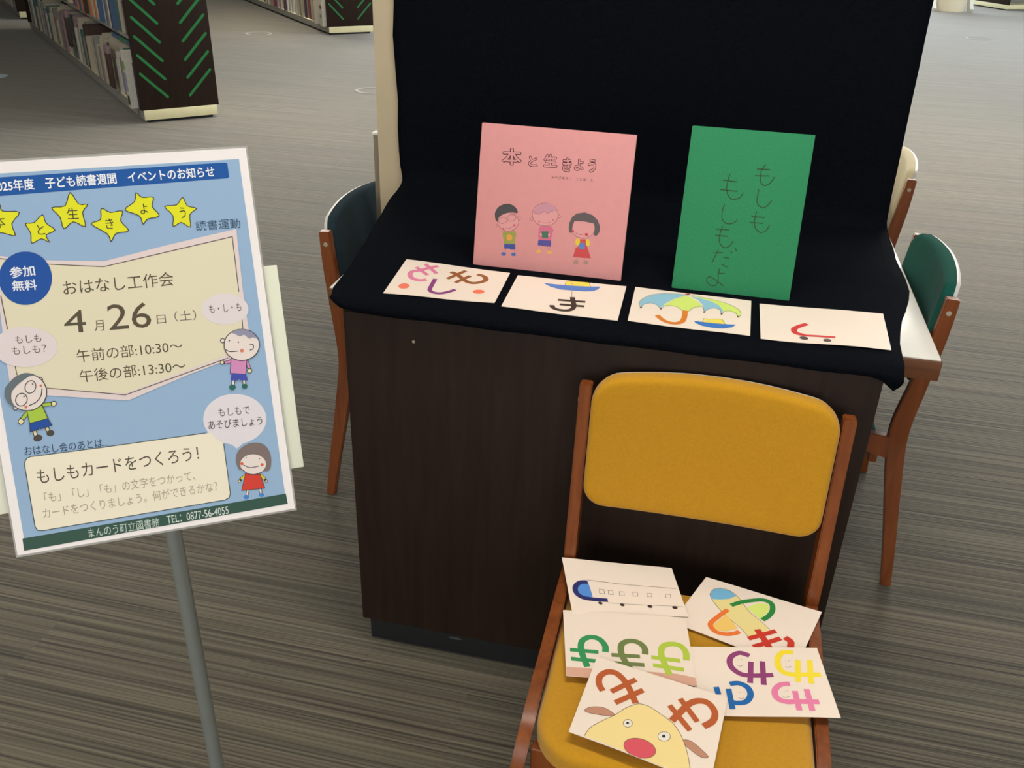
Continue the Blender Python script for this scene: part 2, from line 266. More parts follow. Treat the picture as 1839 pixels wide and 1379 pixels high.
# ------------------------------------------------------------------ drawings and lettering of the printed sheets (tenths of a millimetre)
ART={'poster':[["F","blue_print",[146,176,208],0,[90,110,2880,110,2880,4080,90,4080]],["F","green_band#1",[44,80,68],0,[75,177,2890,195,2897,71,72,40]],["F","blue_banner#2",[16,82,158],0,[70,4038,2722,4051,2748,4040,2748,3888,2729,3874,48,3843]],["T","banner_lettering#3",[235,238,245],"2025年度　子ども読書週間　イベントのお知らせ",1470,3954,2254,120,0.3,1],["F","star#4",[222,222,30],2,[394,3753,408,3689,566,3665,476,3550,492,3429,418,3445,351,3465,250,3429,302,3564,237,3674,354,3693]],["L","star#4",[52,50,48],9,2,1,[394,3753,408,3689,566,3665,476,3550,492,3429,418,3445,351,3465,250,3429,302,3564,237,3674,354,3693]],["T","star#4",[52,50,48],"本",362,3580,108,126,-1.6,0],["F","star#5",[222,222,30],2,[784,3621,805,3530,881,3448,787,3404,808,3326,736,3369,637,3331,642,3437,606,3539,690,3544]],["L","star#5",[52,50,48],9,2,1,[784,3621,805,3530,881,3448,787,3404,808,3326,736,3369,637,3331,642,3437,606,3539,690,3544]],["T","star#5",[52,50,48],"と",746,3464,72,106,0.0,0],["F","star#6",[222,222,30],2,[1087,3835,1154,3706,1243,3695,1180,3614,1185,3460,1074,3522,971,3455,951,3582,885,3687,1018,3698]],["L","star#6",[52,50,48],9,2,1,[1087,3835,1154,3706,1243,3695,1180,3614,1185,3460,1074,3522,971,3455,951,3582,885,3687,1018,3698]],["T","star#6",[52,50,48],"生",1080,3611,111,122,-1.5,0],["F","star#7",[222,222,30],2,[1372,3642,1453,3592,1580,3597,1547,3491,1613,3380,1481,3362,1421,3280,1393,3366,1248,3483,1348,3524]],["L","star#7",[52,50,48],9,2,1,[1372,3642,1453,3592,1580,3597,1547,3491,1613,3380,1481,3362,1421,3280,1393,3366,1248,3483,1348,3524]],["T","star#7",[52,50,48],"き",1431,3471,81,113,0.0,0],["F","star#8",[222,222,30],2,[1746,3783,1800,3729,1916,3721,1889,3623,1950,3516,1822,3490,1773,3438,1745,3533,1609,3609,1718,3688]],["L","star#8",[52,50,48],9,2,1,[1746,3783,1800,3729,1916,3721,1889,3623,1950,3516,1822,3490,1773,3438,1745,3533,1609,3609,1718,3688]],["T","star#8",[52,50,48],"よ",1803,3604,80,111,0.0,0],["F","star#9",[222,222,30],2,[2221,3698,2258,3602,2352,3566,2272,3505,2257,3366,2169,3425,2079,3388,2093,3505,2020,3613,2147,3621]],["L","star#9",[52,50,48],9,2,1,[2221,3698,2258,3602,2352,3566,2272,3505,2257,3366,2169,3425,2079,3388,2093,3505,2020,3613,2147,3621]],["T","star#9",[52,50,48],"う",2199,3531,65,120,0.9,0],["T","lettering#11",[38,70,95],"読書運動",2556,3369,482,111,-0.8,0],["F","callout#12",[222,206,205],0,[253,3239,626,3151,1319,3073,1987,3189,2746,3304,2726,2616,2731,1908,2022,1729,1344,1524,736,1653,202,1763,217,2400]],["F","callout#12",[222,214,186],0,[277,3190,1304,3008,2684,3209,2678,2621,2648,1944,1327,1608,275,1814,265,2394]],["L","callout#12",[88,80,72],9,0,0,[264,3208,765,3093,1305,3014,2691,3221,2679,2595]],["L","callout#12",[88,80,72],9,0,0,[260,2807,271,2448]],["L","callout#12",[88,80,72],9,0,0,[282,2080,289,1946]],["L","callout#12",[88,80,72],9,0,0,[552,1773,1324,1590,2462,1861]],["L","callout#12",[88,80,72],9,0,0,[2672,2282,2666,2168]],["F","speech_bubble#13",[222,210,212],1,[722,2200,686,2121,607,2059,499,2026,377,2025,262,2056,169,2115,113,2193,102,2276,138,2354,214,2415,320,2449,441,2452,557,2422,652,2363,710,2286]],["F","speech_bubble#14",[222,212,214],1,[2758,2388,2729,2323,2666,2272,2578,2243,2479,2241,2385,2265,2308,2312,2262,2375,2252,2444,2280,2509,2342,2559,2429,2589,2527,2592,2622,2568,2700,2521,2747,2458]],["F","round_badge#15",[16,76,158],1,[778,2940,762,2878,735,2820,696,2770,648,2729,595,2701,537,2686,479,2685,424,2698,373,2725,330,2763,297,2812,275,2868,265,2929,268,2991,284,3053,311,3110,349,3160,396,3200,449,3229,505,3245,563,3246,619,3234,670,3208,714,3170,748,3122,771,3066,781,3004]],["T","badge_lettering#16",[225,230,240],"参加",502,3040,243,118,1.2,1],["T","badge_lettering#17",[225,230,240],"無料",502,2893,238,116,-1.7,1],["T","lettering#18",[84,74,56],"おはなし工作会",1435,2819,1131,156,-0.5,0],["T","date_lettering#19",[84,74,56],"4",933,2455,218,243,-2.9,0],["T","date_lettering#20",[84,74,56],"26",1488,2451,442,281,-2.1,0],["T","date_lettering#21",[84,74,56],"月",1168,2382,96,115,-2.4,0],["T","date_lettering#22",[110,104,90],"日",1813,2379,95,97,-1.8,0],["T","date_lettering#23",[110,104,90],"（土）",2069,2390,232,118,-0.7,0],["T","lettering#24",[84,74,56],"も・し・も",2507,2428,350,92,-1.6,0],["T","lettering#26",[84,74,56],"もしも",453,2321,252,81,-1.8,0],["T","lettering#27",[84,74,56],"もしも？",444,2207,334,86,-1.7,0],["T","lettering#28",[84,74,56],"午前の部:10:30～",1444,2070,1095,139,-0.7,0],["T","lettering#29",[84,74,56],"午後の部:13:30～",1443,1845,1096,140,-1.1,0],["F","speech_bubble#29",[222,216,222],1,[2787,1103,2765,1029,2720,964,2657,912,2579,877,2491,861,2400,865,2313,889,2234,930,2170,987,2125,1054,2100,1128,2099,1204,2121,1276,2164,1340,2226,1391,2302,1427,2388,1444,2478,1441,2566,1419,2646,1379,2712,1323,2759,1255,2785,1180]],["F","speech_bubble#29",[222,216,222],0,[2324,913,2528,881,2414,809]],["F","text_panel#29",[236,228,206],0,[223,1008,246,1040,286,1054,1002,1044,2284,1034,2275,305,2258,259,2204,237,282,228,236,241,217,284,215,966]],["L","text_panel#29",[60,74,78],9,0,0,[2108,1041,1002,1044,286,1054,246,1040,223,1008,215,966,217,284,236,241,282,228,2204,237,2258,259,2275,305,2280,890]],["F","speech_bubble#29",[222,216,222],1,[2178,1074,2342,1049,2480,949,2429,857,2285,899,2185,994]],["T","lettering#30",[70,66,68],"もしもで",2445,1244,348,93,-2.5,0],["T","lettering#31",[70,66,68],"あそびましょう",2441,1109,595,101,-2.9,0],["T","lettering#32",[38,62,95],"おはなし会のあとは...",654,1108,838,101,-1.9,0],["T","lettering#33",[80,70,60],"もしもカードをつくろう！",1155,824,1679,160,0.1,0],["T","small_lettering#34",[168,162,142],"「も」「し」「も」の文字をつかって、",1139,580,1569,114,-0.3,0],["T","small_lettering#35",[168,162,142],"カードをつくりましょう。何ができるかな？",1230,414,1833,115,0.1,0],["T","band_lettering#36",[196,210,200],"まんのう町立図書館",1100,111,737,108,-0.5,0],["T","band_lettering#37",[214,224,218],"TEL：0877-56-4055",1891,117,675,90,-0.3,0],["F","child_drawing#38",[52,50,48],1,[531,1868,527,1857,520,1848,510,1843,500,1842,490,1845,482,1853,478,1863,477,1875,481,1886,488,1895,498,1900,508,1901,518,1897,526,1890,530,1879]],["F","child_drawing#38",[228,216,210],1,[522,1869,520,1861,515,1855,508,1852,501,1851,494,1854,489,1859,486,1866,486,1874,488,1881,493,1887,500,1891,507,1892,514,1889,519,1884,522,1877]],["F","child_drawing#38",[52,50,48],1,[248,1599,244,1588,237,1580,228,1574,217,1574,207,1577,200,1585,195,1595,195,1607,199,1618,206,1627,215,1632,226,1633,236,1629,243,1621,248,1611]],["F","child_drawing#38",[228,216,210],1,[240,1601,237,1593,232,1587,226,1584,218,1583,212,1586,207,1591,204,1598,203,1606,206,1613,211,1619,217,1623,225,1623,231,1621,236,1616,239,1609]],["L","child_drawing#38",[52,50,48],44,0,0,[330,1537,254,1460]],["L","child_drawing#38",[52,50,48],44,0,0,[489,1594,590,1596]],["L","child_drawing#38",[52,50,48],44,0,0,[366,1331,371,1266]],["L","child_drawing#38",[52,50,48],44,0,0,[488,1345,508,1286]],["L","child_drawing#38",[165,196,62],32,0,0,[330,1537,270,1473]],["L","child_drawing#38",[165,196,62],32,0,0,[489,1594,568,1595]],["L","child_drawing#38",[225,215,165],26,0,0,[366,1331,371,1266]],["L","child_drawing#38",[225,215,165],26,0,0,[488,1345,508,1286]],["F","child_drawing#38",[52,50,48],1,[624,1591,621,1580,613,1571,604,1565,593,1565,583,1568,575,1576,571,1587,570,1598,574,1609,581,1618,591,1624,602,1624,612,1621,619,1613,624,1602]],["F","child_drawing#38",[225,215,165],1,[617,1592,614,1584,609,1577,602,1573,594,1573,587,1575,581,1581,578,1589,577,1597,580,1606,586,1612,593,1616,601,1617,608,1614,614,1608,617,1600]],["F","child_drawing#38",[52,50,48],1,[281,1443,277,1431,269,1421,259,1415,247,1415,236,1419,228,1427,223,1439,223,1452,227,1464,235,1474,246,1479,257,1480,268,1476,276,1468,281,1456]],["F","child_drawing#38",[225,215,165],1,[275,1444,271,1435,265,1427,257,1423,248,1422,240,1426,234,1432,230,1441,230,1451,233,1460,239,1467,247,1472,256,1472,264,1469,271,1463,274,1454]],["F","child_drawing#38",[70,62,58],1,[431,1251,429,1236,420,1223,406,1213,390,1208,373,1209,358,1214,347,1225,343,1238,345,1253,353,1266,367,1276,383,1281,401,1280,416,1274,426,1264]],["F","child_drawing#38",[70,62,58],1,[555,1281,552,1268,544,1257,531,1249,516,1246,502,1248,489,1255,480,1265,477,1278,480,1291,488,1302,501,1310,516,1313,531,1311,543,1304,552,1294]],["F","child_drawing#38",[165,196,62],0,[325,1556,481,1592,517,1442,333,1415]],["L","child_drawing#38",[52,50,48],7,0,1,[325,1556,481,1592,517,1442,333,1415]],["F","child_drawing#38",[16,72,158],0,[333,1415,514,1443,545,1361,430,1339,418,1356,403,1334,324,1323]],["L","child_drawing#38",[52,50,48],6,0,1,[333,1415,514,1443,545,1361,430,1339,418,1356,403,1334,324,1323]],["F","child_drawing#38",[228,216,210],1,[546,1727,532,1677,506,1631,470,1595,427,1569,379,1556,330,1556,283,1569,241,1595,207,1632,184,1677,173,1727,174,1778,188,1828,213,1872,249,1909,292,1935,339,1948,388,1949,435,1936,477,1910,512,1874,535,1829,547,1779]],["L","child_drawing#38",[52,50,48],9,1,1,[546,1727,532,1677,506,1631,470,1595,427,1569,379,1556,330,1556,283,1569,241,1595,207,1632,184,1677,173,1727,174,1778,188,1828,213,1872,249,1909,292,1935,339,1948,388,1949,435,1936,477,1910,512,1874,535,1829,547,1779]],["F","child_drawing#38",[98,108,114],1,[198,1873,154,1823,140,1738,163,1656,211,1621,198,1699,212,1773,262,1829,323,1875,401,1918,454,1927,436,1944,364,1961,283,1940,225,1901]],["L","child_drawing#38",[52,50,48],8,1,1,[443,1780,428,1759,408,1744,387,1739,368,1744,353,1759,345,1781,346,1806,354,1832,369,1853,389,1868,410,1873,429,1868,444,1853,452,1831,451,1806]],["L","child_drawing#38",[52,50,48],8,1,1,[340,1654,324,1633,304,1619,282,1615,261,1621,245,1636,236,1659,236,1685,244,1710,259,1732,279,1746,301,1750,322,1744,338,1728,347,1706,348,1680]],["F","child_drawing#38",[52,50,48],1,[432,1833,431,1830,430,1828,427,1827,424,1826,422,1827,420,1829,418,1832,418,1835,419,1838,421,1840,424,1842,427,1842,429,1841,431,1839,432,1836]],["F","child_drawing#38",[52,50,48],1,[329,1712,328,1709,326,1707,323,1706,321,1705,318,1706,316,1708,315,1711,315,1714,316,1717,318,1719,320,1721,323,1721,326,1720,328,1718,329,1715]],["L","child_drawing#38",[52,50,48],9,1,0,[355,1608,431,1637,486,1698,508,1775]],["F","child_drawing#38",[206,112,84],1,[514,1803,512,1798,509,1794,504,1791,499,1791,495,1792,491,1796,489,1801,489,1806,490,1812,494,1816,498,1818,503,1819,508,1817,512,1814,514,1809]],["F","child_drawing#38",[206,112,84],1,[338,1595,336,1589,333,1584,328,1581,322,1581,317,1583,313,1587,311,1592,310,1598,312,1604,316,1609,321,1612,327,1612,332,1610,336,1606,338,1601]],["F","child_drawing#40",[52,50,48],1,[2455,2061,2452,2050,2445,2041,2435,2036,2424,2035,2414,2039,2406,2046,2401,2056,2400,2067,2404,2078,2411,2087,2421,2092,2432,2093,2442,2089,2450,2082,2455,2072]],["F","child_drawing#40",[228,216,210],1,[2446,2062,2444,2055,2439,2049,2432,2045,2425,2045,2418,2047,2413,2052,2410,2059,2410,2066,2412,2073,2417,2079,2423,2083,2430,2083,2437,2081,2443,2076,2446,2069]],["L","child_drawing#40",[52,50,48],36,0,0,[2493,1817,2405,1813]],["L","child_drawing#40",[52,50,48],36,0,0,[2660,1796,2679,1699]],["L","child_drawing#40",[52,50,48],36,0,0,[2490,1611,2468,1536]],["L","child_drawing#40",[52,50,48],36,0,0,[2601,1597,2597,1528]],["L","child_drawing#40",[208,138,186],26,0,0,[2493,1817,2418,1813]],["L","child_drawing#40",[208,138,186],26,0,0,[2660,1796,2677,1715]],["L","child_drawing#40",[228,216,210],22,0,0,[2490,1611,2468,1536]],["L","child_drawing#40",[228,216,210],22,0,0,[2601,1597,2597,1528]],["F","child_drawing#40",[52,50,48],1,[2415,1816,2412,1806,2405,1799,2397,1794,2387,1794,2379,1797,2372,1803,2368,1812,2367,1822,2370,1831,2376,1839,2385,1843,2394,1844,2403,1841,2410,1834,2414,1826]],["F","child_drawing#40",[225,215,165],1,[2407,1817,2405,1810,2401,1805,2395,1802,2388,1801,2382,1804,2377,1808,2375,1814,2374,1821,2376,1827,2381,1832,2387,1836,2393,1836,2399,1834,2404,1829,2407,1823]],["F","child_drawing#40",[52,50,48],1,[2703,1680,2700,1669,2692,1660,2682,1655,2671,1655,2661,1658,2653,1666,2648,1676,2647,1687,2651,1698,2658,1707,2668,1712,2679,1713,2689,1709,2698,1702,2702,1691]],["F","child_drawing#40",[225,215,165],1,[2696,1681,2693,1673,2688,1667,2680,1663,2672,1662,2665,1665,2659,1670,2655,1678,2655,1686,2657,1694,2663,1701,2670,1704,2678,1705,2686,1702,2692,1697,2695,1689]],["F","child_drawing#40",[34,100,88],1,[2498,1516,2493,1504,2484,1494,2472,1488,2458,1488,2445,1492,2435,1501,2429,1512,2428,1525,2432,1538,2441,1547,2453,1553,2467,1553,2480,1549,2491,1540,2497,1529]],["F","child_drawing#40",[34,100,88],1,[2629,1510,2625,1499,2617,1490,2606,1485,2594,1485,2582,1489,2572,1496,2567,1507,2566,1518,2570,1529,2578,1538,2589,1543,2601,1543,2613,1539,2623,1532,2628,1521]],["F","child_drawing#40",[208,138,186],0,[2492,1847,2663,1819,2627,1650,2462,1684]],["L","child_drawing#40",[52,50,48],7,0,1,[2492,1847,2663,1819,2627,1650,2462,1684]],["F","child_drawing#40",[62,74,168],0,[2475,1682,2631,1650,2642,1575,2557,1589,2544,1610,2528,1589,2455,1602]],["F","child_drawing#40",[228,216,210],1,[2823,1967,2810,1922,2785,1881,2749,1848,2705,1825,2656,1813,2606,1813,2557,1825,2513,1849,2477,1882,2451,1923,2438,1968,2438,2014,2451,2059,2475,2099,2511,2132,2554,2156,2603,2168,2653,2168,2702,2156,2747,2133,2783,2100,2809,2059,2823,2014]],["L","child_drawing#40",[52,50,48],9,1,1,[2823,1967,2810,1922,2785,1881,2749,1848,2705,1825,2656,1813,2606,1813,2557,1825,2513,1849,2477,1882,2451,1923,2438,1968,2438,2014,2451,2059,2475,2099,2511,2132,2554,2156,2603,2168,2653,2168,2702,2156,2747,2133,2783,2100,2809,2059,2823,2014]],["F","child_drawing#40",[142,142,166],1,[2532,2145,2606,2168,2681,2165,2769,2113,2812,2041,2766,2063,2723,2052,2673,2101,2624,2091,2572,2125]],["L","child_drawing#40",[52,50,48],9,1,0,[2711,1991,2754,1977,2748,1933,2709,1920]],["L","child_drawing#40",[52,50,48],9,1,0,[2444,1961,2490,1931,2577,1925]],["F","child_drawing#40",[214,128,96],1,[2643,1922,2640,1914,2635,1908,2628,1904,2620,1904,2612,1906,2606,1912,2603,1919,2602,1927,2605,1935,2610,1942,2617,1945,2625,1946,2633,1943,2639,1938,2642,1931]],["F","child_drawing#40",[52,50,48],1,[2509,2054,2508,2051,2506,2049,2503,2048,2500,2048,2497,2048,2495,2050,2494,2053,2494,2056,2495,2059,2497,2061,2499,2063,2502,2063,2505,2062,2507,2060,2508,2057]],["F","child_drawing#40",[52,50,48],1,[2604,2025,2603,2022,2601,2020,2598,2019,2596,2018,2593,2019,2591,2021,2589,2024,2589,2027,2590,2030,2592,2032,2595,2034,2598,2034,2600,2033,2603,2031,2604,2028]],["L","child_drawing#41",[52,50,48],34,0,0,[2471,489,2402,440]],["L","child_drawing#41",[52,50,48],34,0,0,[2635,466,2685,393]],["L","child_drawing#41",[52,50,48],34,0,0,[2475,317,2454,250]],["L","child_drawing#41",[52,50,48],34,0,0,[2608,308,2614,242]],["L","child_drawing#41",[208,204,60],26,0,0,[2471,489,2416,446]],["L","child_drawing#41",[208,204,60],26,0,0,[2635,466,2675,405]],["L","child_drawing#41",[228,216,210],20,0,0,[2475,317,2454,250]],["L","child_drawing#41",[228,216,210],20,0,0,[2608,308,2614,242]],["F","child_drawing#41",[52,50,48],1,[2409,425,2407,418,2403,413,2397,410,2390,410,2384,412,2379,417,2376,423,2376,430,2378,437,2382,442,2388,445,2395,445,2401,443,2406,438,2409,432]],["F","child_drawing#41",[52,50,48],1,[2708,377,2705,370,2701,365,2695,362,2688,362,2682,364,2677,369,2674,376,2674,383,2676,389,2680,394,2686,397,2693,398,2699,395,2704,390,2707,384]],["F","child_drawing#41",[225,215,165],1,[2404,426,2402,421,2399,418,2395,416,2391,416,2387,417,2384,421,2382,425,2381,430,2383,434,2386,437,2390,439,2394,439,2398,438,2402,435,2403,430]],["F","child_drawing#41",[225,215,165],1,[2702,378,2700,373,2698,370,2693,368,2689,368,2685,369,2681,373,2680,377,2679,382,2681,386,2684,389,2688,391,2692,392,2696,390,2700,387,2702,383]],["F","child_drawing#41",[66,128,200],1,[2474,226,2470,217,2463,209,2452,206,2441,206,2430,209,2421,217,2415,226,2414,236,2418,246,2426,253,2436,257,2448,257,2459,253,2468,246,2473,236]],["F","child_drawing#41",[66,128,200],1,[2644,221,2641,212,2634,206,2624,202,2613,202,2602,206,2594,212,2589,221,2588,231,2591,239,2598,246,2608,250,2619,250,2630,246,2638,239,2643,231]],["F","child_drawing#41",[206,58,42],0,[2472,509,2635,470,2663,299,2402,315]],["L","child_drawing#41",[52,50,48],6,0,1,[2472,509,2635,470,2663,299,2402,315]],["F","child_drawing#41",[122,108,104],1,[2406,570,2386,674,2422,774,2512,836,2603,850,2701,823,2765,736,2778,617,2747,510,2687,498,2575,522,2446,554]],["F","child_drawing#41",[228,216,210],1,[2713,579,2701,544,2677,516,2642,495,2600,486,2555,487,2512,500,2474,523,2447,553,2431,588,2429,625,2440,659,2465,687,2499,707,2541,717,2586,716,2629,703,2666,681,2695,650,2711,615]],["L","child_drawing#41",[52,50,48],8,1,0,[2438,565,2496,505,2569,481,2658,495]],["L","child_drawing#41",[52,50,48],8,1,0,[2463,611,2533,567,2635,571]],["F","child_drawing#41",[216,86,64],1,[2465,625,2462,618,2458,613,2452,610,2446,610,2439,612,2434,617,2432,623,2431,630,2433,637,2438,642,2444,645,2450,645,2457,643,2461,638,2464,632]],["F","child_drawing#41",[216,86,64],1,[2686,577,2684,570,2679,565,2673,562,2667,562,2660,564,2655,569,2652,575,2652,582,2654,589,2659,594,2665,597,2671,597,2678,595,2683,590,2686,584]],["F","child_drawing#41",[52,50,48],1,[2508,690,2507,688,2506,686,2504,685,2501,685,2499,686,2498,688,2497,690,2497,692,2497,694,2499,696,2501,697,2503,697,2505,696,2507,695,2508,693]],["F","child_drawing#41",[52,50,48],1,[2656,652,2655,650,2653,649,2651,648,2649,647,2647,648,2645,650,2644,652,2644,654,2645,656,2647,658,2649,659,2651,659,2653,658,2655,657,2656,655]]],
